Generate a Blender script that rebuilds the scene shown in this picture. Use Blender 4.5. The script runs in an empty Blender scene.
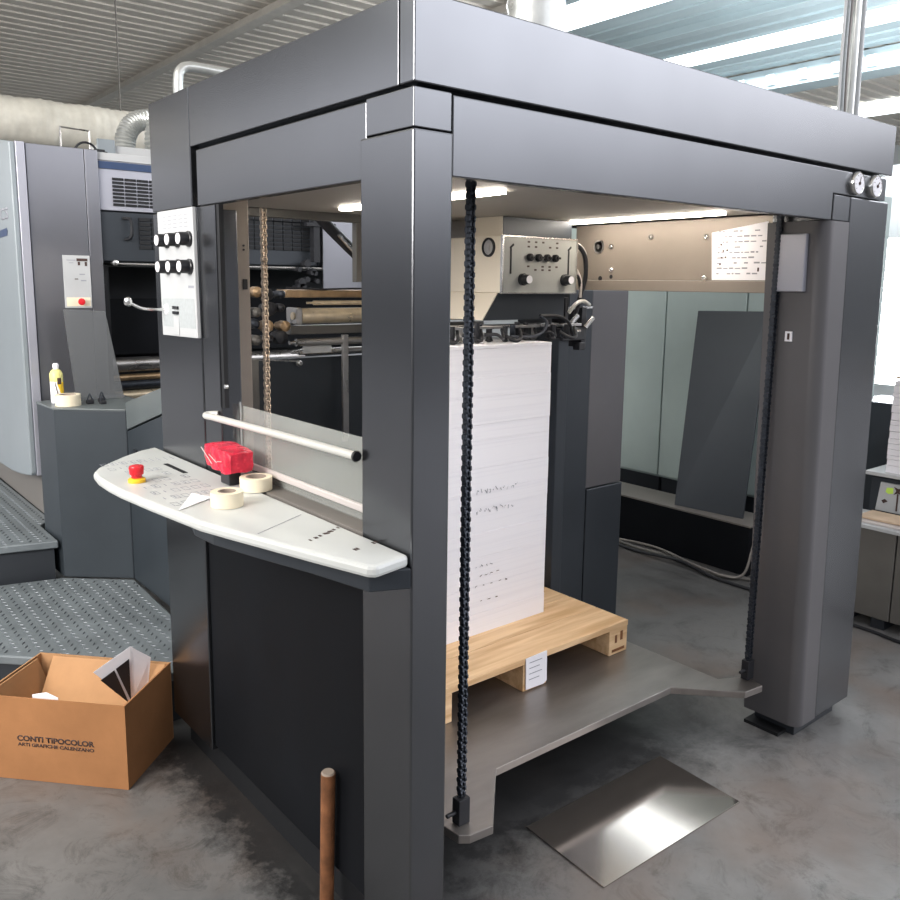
import bpy, bmesh, math, random
from mathutils import Vector, Matrix, noise
random.seed(7)
C = bpy.context.scene.collection
PI = math.pi

# ------------------------------------------------------------------ materials
def nd(nt, t, **kw):
    n = nt.nodes.new(t)
    for k, v in kw.items():
        if k in n.inputs: n.inputs[k].default_value = v
        else: setattr(n, k, v)
    return n

def mat(name, col, rough=0.5, metal=0.0, var=0.08, vscale=6.0, rvar=0.1, bump=0.0, bscale=60.0, spec=0.5, emit=0.0, stretch=(1, 1, 1), alpha=None, trans=0.0, ior=1.45, coat=0.0):
    m = bpy.data.materials.new(name); m.use_nodes = True
    nt = m.node_tree; b = nt.nodes['Principled BSDF']
    b.inputs['Roughness'].default_value = rough; b.inputs['Metallic'].default_value = metal
    b.inputs['Specular IOR Level'].default_value = spec; b.inputs['IOR'].default_value = ior
    b.inputs['Coat Weight'].default_value = coat; b.inputs['Coat Roughness'].default_value = 0.25
    tc = nd(nt, 'ShaderNodeNewGeometry')
    mp = nd(nt, 'ShaderNodeMapping'); mp.inputs['Scale'].default_value = stretch
    nt.links.new(tc.outputs['Position'], mp.inputs['Vector'])
    nz = nd(nt, 'ShaderNodeTexNoise', Scale=vscale, Detail=5.0, Roughness=0.6)
    nt.links.new(mp.outputs[0], nz.inputs['Vector'])
    r = nd(nt, 'ShaderNodeMapRange'); r.inputs['From Min'].default_value = 0.3; r.inputs['From Max'].default_value = 0.7
    r.inputs['To Min'].default_value = 1 - var; r.inputs['To Max'].default_value = 1 + var
    nt.links.new(nz.outputs['Fac'], r.inputs['Value'])
    mx = nd(nt, 'ShaderNodeVectorMath', operation='SCALE'); mx.inputs[0].default_value = col
    nt.links.new(r.outputs[0], mx.inputs['Scale']); nt.links.new(mx.outputs[0], b.inputs['Base Color'])
    r2 = nd(nt, 'ShaderNodeMapRange'); r2.inputs['From Min'].default_value = 0.3; r2.inputs['From Max'].default_value = 0.7
    r2.inputs['To Min'].default_value = max(0.02, rough - rvar * .5); r2.inputs['To Max'].default_value = min(1, rough + rvar * .5)
    nt.links.new(nz.outputs['Fac'], r2.inputs['Value']); nt.links.new(r2.outputs[0], b.inputs['Roughness'])
    if bump:
        n2 = nd(nt, 'ShaderNodeTexNoise', Scale=bscale, Detail=3.0)
        nt.links.new(mp.outputs[0], n2.inputs['Vector'])
        bp = nd(nt, 'ShaderNodeBump', Strength=bump, Distance=0.004)
        nt.links.new(n2.outputs['Fac'], bp.inputs['Height']); nt.links.new(bp.outputs[0], b.inputs['Normal'])
    if emit:
        b.inputs['Emission Color'].default_value = (*col, 1); b.inputs['Emission Strength'].default_value = emit
    if alpha is not None: b.inputs['Alpha'].default_value = alpha
    if trans: b.inputs['Transmission Weight'].default_value = trans
    return m

M = {}
M['paint'] = mat('grey_machine_paint', (0.124, 0.129, 0.139), 0.25, 0.95, 0.06, 2.0, 0.0, 0.0)
M['post_paint'] = mat('brownish_grey_post_paint', (0.115, 0.112, 0.118), 0.4, 0.35, 0.06, 2.0, 0.0)
M['panel_black'] = mat('near_black_panel', (0.0065, 0.0075, 0.0095), 0.55, 0.0, 0.2, 3, 0.1, spec=0.12)
M['paint_dark'] = mat('dark_machine_paint', (0.038, 0.045, 0.054), 0.38, 0.3, 0.08, 3.0, 0.08, 0.04, 300)
M['gap'] = mat('black_gap', (0.008, 0.009, 0.011), 0.6)
M['core'] = mat('frame_core', (0.02, 0.024, 0.03), 0.5)
M['inner'] = mat('inner_grey_brown', (0.20, 0.185, 0.17), 0.45, 0.2, 0.1, 5)
M['beam'] = mat('beam_taupe', (0.25, 0.215, 0.185), 0.42, 0.3, 0.08, 4)
M['white'] = mat('console_white', (0.56, 0.58, 0.565), 0.34, 0, 0.03, 8, 0.1)
M['cream'] = mat('cream_enamel', (0.72, 0.66, 0.56), 0.35, 0, 0.03)
M['panelgrey'] = mat('face_plate_grey', (0.40, 0.41, 0.39), 0.4, 0.2, 0.05)
M['lightgrey'] = mat('light_grey_panel', (0.46, 0.475, 0.485), 0.4, 0, 0.04)
M['midgrey'] = mat('mid_grey_film', (0.38, 0.41, 0.42), 0.5, 0, 0.1, 90)
M['black'] = mat('black_plastic', (0.012, 0.013, 0.016), 0.35)
M['rubber'] = mat('black_rubber', (0.015, 0.016, 0.02), 0.55)
M['chain'] = mat('oiled_chain_steel', (0.040, 0.047, 0.060), 0.42, 0.6, 0.3, 60)
M['chain_br'] = mat('greasy_brown_chain', (0.52, 0.42, 0.33), 0.42, 0.5, 0.35, 60)
M['steel'] = mat('worn_steel', (0.42, 0.41, 0.40), 0.30, 0.9, 0.25, 5, 0.25, stretch=(1, 4, 1))
M['plate'] = mat('platform_steel', (0.27, 0.25, 0.235), 0.36, 0.8, 0.22, 2.5, 0.18, stretch=(1.0, 3.5, 1))
M['sheet'] = mat('floor_sheet_steel', (0.44, 0.40, 0.37), 0.11, 0.9, 0.08, 2, 0.05)
M['silver'] = mat('bright_metal', (0.75, 0.75, 0.74), 0.22, 0.95, 0.1, 20)
M['brass'] = mat('oily_bronze', (0.42, 0.29, 0.17), 0.35, 0.7, 0.35, 14)
M['brass_light'] = mat('pale_oily_metal', (0.78, 0.66, 0.48), 0.3, 0.6, 0.2, 14)
M['paper'] = mat('white_paper', (0.86, 0.85, 0.89), 0.75, 0, 0.02)
M['cover'] = mat('pale_green_grey_cover', (0.25, 0.285, 0.31), 0.38, 0.1, 0.05, 3, 0.0)
M['lilac'] = mat('pale_lilac_metal', (0.40, 0.41, 0.47), 0.3, 0.35, 0.04, 3, 0.0)
M['tall'] = mat('polished_grey_panel', (0.30, 0.305, 0.335), 0.28, 0.85, 0.06, 2, 0.0)
M['blue'] = mat('navy_stripe', (0.025, 0.05, 0.12), 0.35)
M['green'] = mat('pale_green_cabinet', (0.44, 0.53, 0.52), 0.45, 0, 0.06, 2)
M['tread'] = mat('tread_plate_grey', (0.17, 0.195, 0.21), 0.45, 0.2, 0.22, 5, 0.2)
M['tread_up'] = mat('tread_plate_raised', (0.11, 0.125, 0.14), 0.42, 0.3, 0.2, 8)
M['cab'] = mat('slate_cabinet_paint', (0.036, 0.045, 0.054), 0.42, 0.2, 0.1, 3, 0.0)
M['card'] = mat('corrugated_card', (0.37, 0.175, 0.075), 0.8, 0, 0.10, 7, 0.05, 0.15, 90, spec=0.2)
M['card_in'] = mat('card_inside', (0.48, 0.27, 0.135), 0.8, 0, 0.10, 7, 0.05, spec=0.2)
M['ink'] = mat('dark_print', (0.06, 0.035, 0.03), 0.7)
M['ink_faint'] = mat('pencil_print', (0.30, 0.31, 0.35), 0.8)
M['red'] = mat('red_plastic', (0.62, 0.02, 0.03), 0.3)
M['redwrap'] = mat('red_film_wrap', (0.60, 0.02, 0.05), 0.25, 0, 0.45, 30, 0.2, 0.6, 60)
M['yellow'] = mat('yellow_plastic', (0.80, 0.52, 0.03), 0.4)
M['tape'] = mat('masking_tape', (0.80, 0.72, 0.55), 0.6, 0, 0.04)
M['tape_core'] = mat('tape_core_card', (0.33, 0.27, 0.22), 0.8)
M['duct'] = mat('ribbed_foil_duct', (0.56, 0.54, 0.48), 0.5, 0.1, 0.15, 6)
M['duct_silver'] = mat('silver_flex_duct', (0.56, 0.58, 0.57), 0.32, 0.6, 0.15, 9)
M['rail'] = mat('pale_tube_rail', (0.55, 0.55, 0.52), 0.35, 0.1, 0.04)
M['pinkrail'] = mat('pale_painted_bar', (0.58, 0.54, 0.52), 0.4, 0.1, 0.04)
M['rod'] = mat('rusty_tube', (0.23, 0.095, 0.04), 0.6, 0.1, 0.35, 25)
M['lamp'] = mat('strip_lamp', (1.0, 0.90, 0.78), 0.5, emit=30.0)
M['ceilpan'] = mat('feeder_roof_liner', (0.38, 0.36, 0.33), 0.5, 0.1, 0.08)
M['led'] = mat('yellow_green_mark', (0.55, 0.80, 0.12), 0.5)
M['wall'] = mat('hall_wall', (0.55, 0.56, 0.56), 0.8, 0, 0.05, 1)
M['wallr'] = mat('panelled_wall', (0.42, 0.44, 0.45), 0.8, 0, 0.08, 2)
M['purlin'] = mat('painted_purlin', (0.55, 0.53, 0.49), 0.7, 0, 0.1)
M['window'] = mat('daylight_pane', (0.95, 0.97, 1.0), 0.5, emit=22.0)
M['skylight'] = mat('translucent_skylight', (0.92, 0.97, 1.0), 0.5, emit=3.0)
M['slat'] = mat('raw_board', (0.55, 0.42, 0.30), 0.7, 0, 0.2)
M['cab_edge'] = mat('cabinet_edge_grey', (0.13, 0.15, 0.155), 0.4, 0.2, 0.06)
M['pale_yellow'] = mat('pale_yellow_can_top', (0.72, 0.68, 0.25), 0.35)
M['darkbrown'] = mat('grey_brown_enamel', (0.13, 0.125, 0.115), 0.45, 0.2, 0.15, 4)

def glassy(name, col, alpha, rough):
    m = bpy.data.materials.new(name); m.use_nodes = True; nt = m.node_tree
    b = nt.nodes['Principled BSDF']; b.inputs['Base Color'].default_value = (*col, 1); b.inputs['Roughness'].default_value = rough
    t = nd(nt, 'ShaderNodeBsdfTransparent'); mx = nd(nt, 'ShaderNodeMixShader')
    nz = nd(nt, 'ShaderNodeTexNoise', Scale=3.0, Detail=4.0); r = nd(nt, 'ShaderNodeMapRange')
    r.inputs['To Min'].default_value = alpha - .12; r.inputs['To Max'].default_value = alpha + .12
    g = nd(nt, 'ShaderNodeNewGeometry'); nt.links.new(g.outputs['Position'], nz.inputs['Vector'])
    nt.links.new(nz.outputs['Fac'], r.inputs['Value']); nt.links.new(r.outputs[0], mx.inputs[0])
    nt.links.new(t.outputs[0], mx.inputs[1]); nt.links.new(b.outputs[0], mx.inputs[2])
    nt.links.new(mx.outputs[0], nt.nodes['Material Output'].inputs['Surface'])
    return m
M['guard'] = glassy('dusty_clear_guard', (0.42, 0.44, 0.42), 0.40, 0.22)
M['smoke'] = glassy('smoked_guard', (0.16, 0.17, 0.18), 0.55, 0.2)

def wood_mat():
    m = bpy.data.materials.new('pine_boards'); m.use_nodes = True; nt = m.node_tree; b = nt.nodes['Principled BSDF']
    g = nd(nt, 'ShaderNodeNewGeometry'); mp = nd(nt, 'ShaderNodeMapping'); mp.inputs['Scale'].default_value = (1.2, 14, 14)
    nt.links.new(g.outputs['Position'], mp.inputs['Vector'])
    n = nd(nt, 'ShaderNodeTexNoise', Scale=2.2, Detail=7.0, Distortion=0.6); nt.links.new(mp.outputs[0], n.inputs['Vector'])
    cr = nd(nt, 'ShaderNodeValToRGB'); e = cr.color_ramp.elements
    e[0].position = .3; e[0].color = (0.60, 0.36, 0.17, 1); e[1].position = .7; e[1].color = (0.90, 0.65, 0.39, 1)
    nt.links.new(n.outputs['Fac'], cr.inputs[0]); nt.links.new(cr.outputs[0], b.inputs['Base Color'])
    b.inputs['Roughness'].default_value = 0.55
    return m
M['wood'] = wood_mat()

def floor_mat():
    m = bpy.data.materials.new('stained_concrete'); m.use_nodes = True; nt = m.node_tree; b = nt.nodes['Principled BSDF']; L = nt.links.new
    g = nd(nt, 'ShaderNodeNewGeometry')
    n1 = nd(nt, 'ShaderNodeTexNoise', Scale=1.3, Detail=9.0, Roughness=0.65, Distortion=0.4); L(g.outputs['Position'], n1.inputs['Vector'])
    cr = nd(nt, 'ShaderNodeValToRGB'); e = cr.color_ramp.elements
    e[0].position = .28; e[0].color = (0.10, 0.10, 0.10, 1); e[1].position = .72; e[1].color = (0.25, 0.25, 0.245, 1)
    L(n1.outputs['Fac'], cr.inputs[0])
    n2 = nd(nt, 'ShaderNodeTexNoise', Scale=6.0, Detail=12.0, Roughness=0.82, Distortion=0.8); L(g.outputs['Position'], n2.inputs['Vector'])
    c2 = nd(nt, 'ShaderNodeValToRGB'); f = c2.color_ramp.elements
    f[0].position = .34; f[0].color = (0.35, 0.35, 0.35, 1); f[1].position = .50; f[1].color = (1, 1, 1, 1)
    L(n2.outputs['Fac'], c2.inputs[0])
    mu = nd(nt, 'ShaderNodeMix', data_type='RGBA', blend_type='MULTIPLY'); mu.inputs[0].default_value = .9
    L(cr.outputs[0], mu.inputs[6]); L(c2.outputs[0], mu.inputs[7])
    # rusty brown tint patches
    n3 = nd(nt, 'ShaderNodeTexNoise', Scale=2.1, Detail=4.0); mp = nd(nt, 'ShaderNodeMapping'); mp.inputs['Location'].default_value = (4, 9, 2)
    L(g.outputs['Position'], mp.inputs['Vector']); L(mp.outputs[0], n3.inputs['Vector'])
    c3 = nd(nt, 'ShaderNodeValToRGB'); h = c3.color_ramp.elements; h[0].position = .5; h[0].color = (0, 0, 0, 1); h[1].position = .7; h[1].color = (.5, .5, .5, 1)
    L(n3.outputs['Fac'], c3.inputs[0])
    mb = nd(nt, 'ShaderNodeMix', data_type='RGBA'); mb.inputs[7].default_value = (0.17, 0.115, 0.085, 1)
    L(c3.outputs[0], mb.inputs[0]); L(mu.outputs[2], mb.inputs[6])
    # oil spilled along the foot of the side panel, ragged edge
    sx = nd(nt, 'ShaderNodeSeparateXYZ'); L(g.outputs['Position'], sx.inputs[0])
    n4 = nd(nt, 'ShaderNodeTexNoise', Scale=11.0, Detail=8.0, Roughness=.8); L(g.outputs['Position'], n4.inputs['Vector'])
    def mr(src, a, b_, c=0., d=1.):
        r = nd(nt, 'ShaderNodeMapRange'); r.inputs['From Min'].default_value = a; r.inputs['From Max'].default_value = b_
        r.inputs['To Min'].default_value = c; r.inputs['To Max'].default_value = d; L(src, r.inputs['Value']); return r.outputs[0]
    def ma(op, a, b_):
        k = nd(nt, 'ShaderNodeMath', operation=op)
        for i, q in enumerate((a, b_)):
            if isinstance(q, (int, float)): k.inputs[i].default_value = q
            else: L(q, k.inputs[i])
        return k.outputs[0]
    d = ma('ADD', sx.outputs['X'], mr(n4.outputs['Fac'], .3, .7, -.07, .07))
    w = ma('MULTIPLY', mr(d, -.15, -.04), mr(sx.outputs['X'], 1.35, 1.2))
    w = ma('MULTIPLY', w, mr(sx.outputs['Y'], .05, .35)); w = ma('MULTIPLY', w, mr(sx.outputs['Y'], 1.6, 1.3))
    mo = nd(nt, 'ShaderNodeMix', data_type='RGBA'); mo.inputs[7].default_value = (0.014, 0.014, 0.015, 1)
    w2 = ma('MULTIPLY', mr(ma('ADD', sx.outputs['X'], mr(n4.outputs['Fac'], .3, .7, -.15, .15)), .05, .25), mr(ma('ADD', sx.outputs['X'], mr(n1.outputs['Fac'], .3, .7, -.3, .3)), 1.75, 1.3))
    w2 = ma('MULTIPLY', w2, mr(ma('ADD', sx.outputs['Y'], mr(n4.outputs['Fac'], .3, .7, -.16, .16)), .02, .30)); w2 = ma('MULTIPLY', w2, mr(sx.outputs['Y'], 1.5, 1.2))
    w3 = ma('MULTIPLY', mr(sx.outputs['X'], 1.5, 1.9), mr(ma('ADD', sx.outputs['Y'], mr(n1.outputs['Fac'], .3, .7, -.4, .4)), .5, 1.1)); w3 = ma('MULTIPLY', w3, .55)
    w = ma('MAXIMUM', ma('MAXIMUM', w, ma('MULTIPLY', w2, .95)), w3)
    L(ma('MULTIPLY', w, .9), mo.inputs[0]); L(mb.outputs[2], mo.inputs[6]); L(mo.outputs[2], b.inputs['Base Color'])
    L(mr(n2.outputs['Fac'], .3, .7, .30, .52), b.inputs['Roughness'])
    bp = nd(nt, 'ShaderNodeBump', Strength=.12, Distance=.004); L(n2.outputs['Fac'], bp.inputs['Height']); L(bp.outputs[0], b.inputs['Normal'])
    return m
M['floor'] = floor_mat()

def stack_mat():
    m = bpy.data.materials.new('paper_edges'); m.use_nodes = True; nt = m.node_tree; b = nt.nodes['Principled BSDF']; L = nt.links.new
    g = nd(nt, 'ShaderNodeNewGeometry'); mp = nd(nt, 'ShaderNodeMapping'); mp.inputs['Scale'].default_value = (.6, .6, 55)
    L(g.outputs['Position'], mp.inputs['Vector'])
    n = nd(nt, 'ShaderNodeTexNoise', Scale=1.5, Detail=6.0, Roughness=.7); L(mp.outputs[0], n.inputs['Vector'])
    cr = nd(nt, 'ShaderNodeValToRGB'); e = cr.color_ramp.elements; e[0].position = .32; e[0].color = (.88, .87, .92, 1); e[1].position = .5; e[1].color = (.94, .93, .97, 1)
    L(n.outputs['Fac'], cr.inputs[0]); L(cr.outputs[0], b.inputs['Base Color']); b.inputs['Roughness'].default_value = .8
    return m
M['stack'] = stack_mat()

# ------------------------------------------------------------------ mesh helpers
class MB:
    def __init__(s): s.bm = bmesh.new(); s.mi = 0
    def face(s, vs):
        try:
            f = s.bm.faces.new(vs); f.material_index = s.mi; return f
        except ValueError: return None
    def box(s, x0, x1, y0, y1, z0, z1):
        v = [s.bm.verts.new((x, y, z)) for z in (z0, z1) for x, y in ((x0, y0), (x1, y0), (x1, y1), (x0, y1))]
        for q in ((3, 2, 1, 0), (4, 5, 6, 7), (0, 1, 5, 4), (1, 2, 6, 5), (2, 3, 7, 6), (3, 0, 4, 7)): s.face([v[i] for i in q])
        return s
    def obox(s, o, a, b, c):                      # corner + three edge vectors
        o, a, b, c = map(Vector, (o, a, b, c))
        v = [s.bm.verts.new(p) for p in (o, o + a, o + a + b, o + b, o + c, o + a + c, o + a + b + c, o + b + c)]
        for q in ((3, 2, 1, 0), (4, 5, 6, 7), (0, 1, 5, 4), (1, 2, 6, 5), (2, 3, 7, 6), (3, 0, 4, 7)): s.face([v[i] for i in q])
        return s
    def prism(s, pts, axis, a, b):                # polygon in the two other axes, extruded along axis
        def P(p, w):
            return {'z': (p[0], p[1], w), 'y': (p[0], w, p[1]), 'x': (w, p[0], p[1])}[axis]
        A = [s.bm.verts.new(P(p, a)) for p in pts]; B = [s.bm.verts.new(P(p, b)) for p in pts]
        n = len(pts)
        s.face(A[::-1]); s.face(B)
        for i in range(n): s.face([A[i], A[(i + 1) % n], B[(i + 1) % n], B[i]])
        return s
    def loft(s, rings, cap=True):
        R = [[s.bm.verts.new(p) for p in r] for r in rings]; n = len(R[0])
        for a, b in zip(R, R[1:]):
            for i in range(n): s.face([a[i], a[(i + 1) % n], b[(i + 1) % n], b[i]])
        if cap: s.face(R[0][::-1]); s.face(R[-1])
        return s
    def tube(s, pts, r, seg=10, cap=True, rib=0, closed=False):
        pts = [Vector(p) for p in pts]; rings = []; n = len(pts); prev = None
        for i, p in enumerate(pts):
            t = (pts[min(i + 1, n - 1)] - pts[max(i - 1, 0)]).normalized()
            if prev is None:
                u = t.orthogonal().normalized()
            else:
                u = (prev - t * prev.dot(t)).normalized()
            prev = u; w = t.cross(u); rr = (r[i] if isinstance(r, (list, tuple)) else r)
            if rib and i % 2: rr *= rib
            rings.append([p + (u * math.cos(k * 2 * PI / seg) + w * math.sin(k * 2 * PI / seg)) * rr for k in range(seg)])
        return s.loft(rings, cap)
    def lathe(s, prof, c, axis='z', seg=24):      # prof: (radius, height)
        rings = []
        for r, h in prof:
            ring = []
            for k in range(seg):
                a, b = r * math.cos(k * 2 * PI / seg), r * math.sin(k * 2 * PI / seg)
                d = {'z': (a, b, h), 'x': (h, a, b), 'y': (b, h, a)}[axis]
                ring.append(Vector(c) + Vector(d))
            rings.append(ring)
        return s.loft(rings)
    def build(s, name, m, parent=None, bevel=0.0, smooth=False, base=None):
        bm = s.bm; bmesh.ops.recalc_face_normals(bm, faces=bm.faces[:])
        if parent is not None: o0 = ORI[parent.name]
        else:
            xs = [v.co for v in bm.verts]
            mn = Vector((min(v.x for v in xs), min(v.y for v in xs), min(v.z for v in xs))); mx = Vector((max(v.x for v in xs), max(v.y for v in xs), max(v.z for v in xs)))
            o0 = Vector(((mn.x + mx.x) / 2, (mn.y + mx.y) / 2, mn.z)) if base is None else Vector(base)
        bmesh.ops.translate(bm, verts=bm.verts[:], vec=-o0)
        if smooth:
            for f in bm.faces: f.smooth = True
        me = bpy.data.meshes.new(name); bm.to_mesh(me); bm.free()
        o = bpy.data.objects.new(name, me); C.objects.link(o)
        for mm in (m if isinstance(m, (list, tuple)) else [m]): me.materials.append(M[mm])
        if parent is not None:
            o.parent = parent; ORI[o.name] = o0
        else:
            o.location = o0; ORI[o.name] = o0
        if bevel:
            b = o.modifiers.new('bevel', 'BEVEL'); b.width = bevel; b.segments = 2; b.limit_method = 'ANGLE'; b.angle_limit = .6
        if smooth:
            md = o.modifiers.new('edges', 'EDGE_SPLIT'); md.split_angle = .7
        return o
ORI = {}
def tag(o, label, cat, group=None, kind=None):
    if label: o['label'] = label
    if cat: o['category'] = cat
    if group: o['group'] = group
    if kind: o['kind'] = kind
    return o
def thing(name, loc, label, cat, group=None):
    o = bpy.data.objects.new(name, None); C.objects.link(o); o.location = loc; o.empty_display_size = .1
    ORI[o.name] = Vector(loc); return tag(o, label, cat, group)
def struct(o): o['kind'] = 'structure'; return o
def lbl(o, l): o['label'] = l; return o
def smooth_path(pts, n=8):
    P = [Vector(p) for p in pts]; out = []
    Q = [P[0] * 2 - P[1]] + P + [P[-1] * 2 - P[-2]]
    for i in range(1, len(Q) - 2):
        for k in range(n):
            t = k / n; a, b, c, d = Q[i - 1], Q[i], Q[i + 1], Q[i + 2]
            out.append(.5 * ((2 * b) + (c - a) * t + (2 * a - 5 * b + 4 * c - d) * t * t + (3 * b - a - 3 * c + d) * t ** 3))
    out.append(P[-1]); return out
def text_obj(name, s, width, height, origin, right, up, m, parent, depth=.0006, bold=0.0):
    cu = bpy.data.curves.new('t', 'FONT'); cu.body = s; cu.size = 1; cu.offset = bold; cu.fill_mode = 'BOTH'; cu.extrude = 0.0
    t = bpy.data.objects.new('t', cu); C.objects.link(t)
    dg = bpy.context.evaluated_depsgraph_get(); me = bpy.data.meshes.new_from_object(t.evaluated_get(dg))
    C.objects.unlink(t); bpy.data.objects.remove(t)
    xs = [v.co.x for v in me.vertices]; ys = [v.co.y for v in me.vertices]
    x0, x1, y0, y1 = min(xs), max(xs), min(ys), max(ys)
    R = Vector(right).normalized(); U = Vector(up).normalized(); N = R.cross(U); O = Vector(origin)
    mb = MB(); bm = mb.bm; bm.from_mesh(me)
    g = bmesh.ops.extrude_face_region(bm, geom=bm.faces[:]); ext = [e for e in g['geom'] if isinstance(e, bmesh.types.BMVert)]
    es = set(ext)
    for v in bm.verts:
        q = O + R * ((v.co.x - x0) / (x1 - x0) * width) + U * ((v.co.y - y0) / (y1 - y0) * height) + N * (depth if v in es else 0)
        v.co = q
    return mb.build(name, m, parent)

# ================================================================== HALL
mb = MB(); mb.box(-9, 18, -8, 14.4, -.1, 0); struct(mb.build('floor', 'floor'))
# corrugated roof, ribs run along X
M['roof'] = mat('corrugated_roof', (0.62, 0.585, 0.53), 0.6, 0.05, 0.08, 1.5)
M['roof_blue'] = mat('bluish_roof_liner', (0.44, 0.53, 0.56), 0.5, 0.1, 0.06, 1.5)
def roof(x0, x1, m, name):
    prof = []; y = -1.0
    while y < 14.4:
        prof += [(y, 4.5), (y + .15, 4.5), (y + .17, 4.58), (y + .21, 4.58), (y + .23, 4.5)]; y += .24
    prof.append((14.4, 4.5))
    b = MB(); A = [b.bm.verts.new((x0, p[0], p[1])) for p in prof]; B = [b.bm.verts.new((x1, p[0], p[1])) for p in prof]
    A2 = [b.bm.verts.new((x0, p[0], 4.62)) for p in (prof[0], prof[-1])]; B2 = [b.bm.verts.new((x1, p[0], 4.62)) for p in (prof[0], prof[-1])]
    for i in range(len(prof) - 1): b.face([A[i], A[i + 1], B[i + 1], B[i]])
    b.face([A2[0], B2[0], B2[1], A2[1]])
    return struct(b.build(name, m))
roof(-6, 5.6, 'roof', 'ceiling')
for x0, x1 in ((5.6, 6.05), (6.75, 8.55), (9.2, 10.05)):
    b = MB(); b.box(x0, x1, -1, 14.4, 4.50, 4.54)
    for k in range(int((x1 - x0) / .3)): b.box(x0 + .28 + k * .3, x0 + .30 + k * .3, -1, 14.4, 4.475, 4.50)
    struct(b.build('ceiling', 'roof_blue'))
roof(10.05, 18, 'roof', 'ceiling')
b = MB(); b.box(8.55, 9.2, -1, 14.4, 4.50, 4.54); o = struct(b.build('window_1', 'skylight'))
b = MB(); b.box(6.05, 6.75, -1, 14.4, 4.50, 4.54); struct(b.build('window_2', 'skylight'))
b = MB(); b.box(13.2, 14.2, -1, 14.3, 4.46, 4.495); struct(b.build('window_3', 'skylight'))
b = MB(); b.box(10.06, 10.5, -1, 14.3, 4.22, 4.48)
for k in range(30): b.box(10.0, 10.06, 0.2 + k * .45, .32 + k * .45, 4.26, 4.40)
struct(b.build('trim_1', 'roof_blue'))
for n, (x, w) in enumerate(((3.62, .09), (5.52, .10), (7.6, .08))):
    b = MB(); b.box(x, x + w, -1, 14.3, 4.42, 4.50); b.box(x - .03, x + w + .03, -1, 14.3, 4.405, 4.42); struct(b.build('trim_%d' % (n + 2), 'purlin' if n < 2 else 'roof_blue'))
b = MB(); b.box(-1.5, 18, 14.4, 14.6, 0, 4.7); struct(b.build('wall_back', 'wall'))
b = MB(); b.box(17.9, 18.1, -8, 14.4, 0, 4.7); struct(b.build('wall_right', 'wallr'))
# partition with a bright window, to the right behind the machine
b = MB(); b.box(7.5, 7.62, .2, .8, 0, 2.7); b.box(7.5, 7.62, 2.5, 5.5, 0, 2.7); b.box(7.5, 7.62, .8, 2.5, 0, .62); b.box(7.5, 7.62, .8, 2.5, 2.02, 2.7)
b.box(7.5, 7.62, -2.2, .2, 0, 2.7)
struct(b.build('wall_partition', 'wallr'))
b = MB(); b.box(7.54, 7.57, .8, 2.5, .62, 2.02); struct(b.build('window_4', 'window'))

# ================================================================== FEEDER
fd = thing('press_feeder', (1.0, .6, 0), 'large dark grey open-sided press feeder frame with white control console on its left side', 'printing machine')
Z0, Z1, Z2 = 2.076, 1.916, 1.754
b = MB(); b.box(.012, 1.985, .012, 1.325, 1.80, 2.05)
b2 = MB(); 
b = MB()
b.box(.03, 1.965, .03, .05, 1.80, 2.05); b.box(.03, .05, .05, 1.31, 1.80, 2.05); b.box(1.93, 1.95, .05, 1.31, 1.80, 2.05); b.box(.03, 1.965, 1.31, 1.325, 1.80, 2.05)
b.box(.03, 1.965, .03, 1.325, 2.05, 2.06)
b.build('inner_frame', 'core', fd)
b = MB()
b.prism([(0, 0), (1.995, 0), (1.995, .028), (.028, .028), (.028, .046), (0, .046)], 'z', Z1, Z0); b.build('front_fascia', 'paint', fd, .003)
b = MB(); b.box(0, .028, .049, 1.031, Z1, Z0); b.build('side_fascia', 'paint', fd, .002)
b = MB(); b.box(0, .028, 1.034, 1.335, 1.755, Z0); b.build('column_cap', 'paint', fd, .003)
b = MB(); b.box(.028, 1.995, 1.327, 1.34, 1.80, Z0); b.box(1.955, 1.993, .03, 1.326, Z1, Z0); b.build('rear_fascia', 'paint', fd, .002)
b = MB(); b.prism([(.0965, Z2), (1.612, Z2), (1.612, 1.834), (1.965, 1.834), (1.965, 1.906), (.0965, 1.906)], 'y', .004, .029); b.build('front_lintel', 'paint', fd, .003)
b = MB(); b.box(.005, .03, .164, 1.005, Z2, 1.906); b.build('side_lintel', 'paint', fd, .003)
b = MB(); b.box(.002, .093, .003, .161, 1.837, 1.909); b.build('post_cap', 'paint', fd, .002)
b = MB(); b.box(-.002, .0935, -.002, .177, 0, 1.834); b.build('corner_post', 'paint', fd, .004)
b = MB(); b.prism([(1.028, .10), (1.335, .10), (1.335, 1.75), (1.0, 1.75), (1.0, .985), (1.028, .985)], 'x', 0, .12); b.build('control_column', 'paint', fd, .003)
b = MB(); b.box(.003, .010, .890, .999, .99, 1.752); b.build('column_trim', 'paint', fd, .002)
b = MB(); b.box(.007, .02, .872, .889, 1.2, 1.752); b.build('slide_channel', 'gap', fd)
b = MB(); b.box(.010, .03, .179, 1.026, .115, 1.000); o = b.build('side_panel', 'panel_black', fd, .003)
b = MB(); b.box(.04, .10, .18, 1.3, .0, .115); b.build('plinth', 'gap', fd)
b = MB(); b.box(.004, .075, .179, .87, 1.001, 1.010); b.build('sill', 'inner', fd, .001)
b = MB(); b.box(.064, .075, .179, .87, 1.0105, 1.042); b.build('sill_upstand', 'inner', fd, .001)
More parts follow.
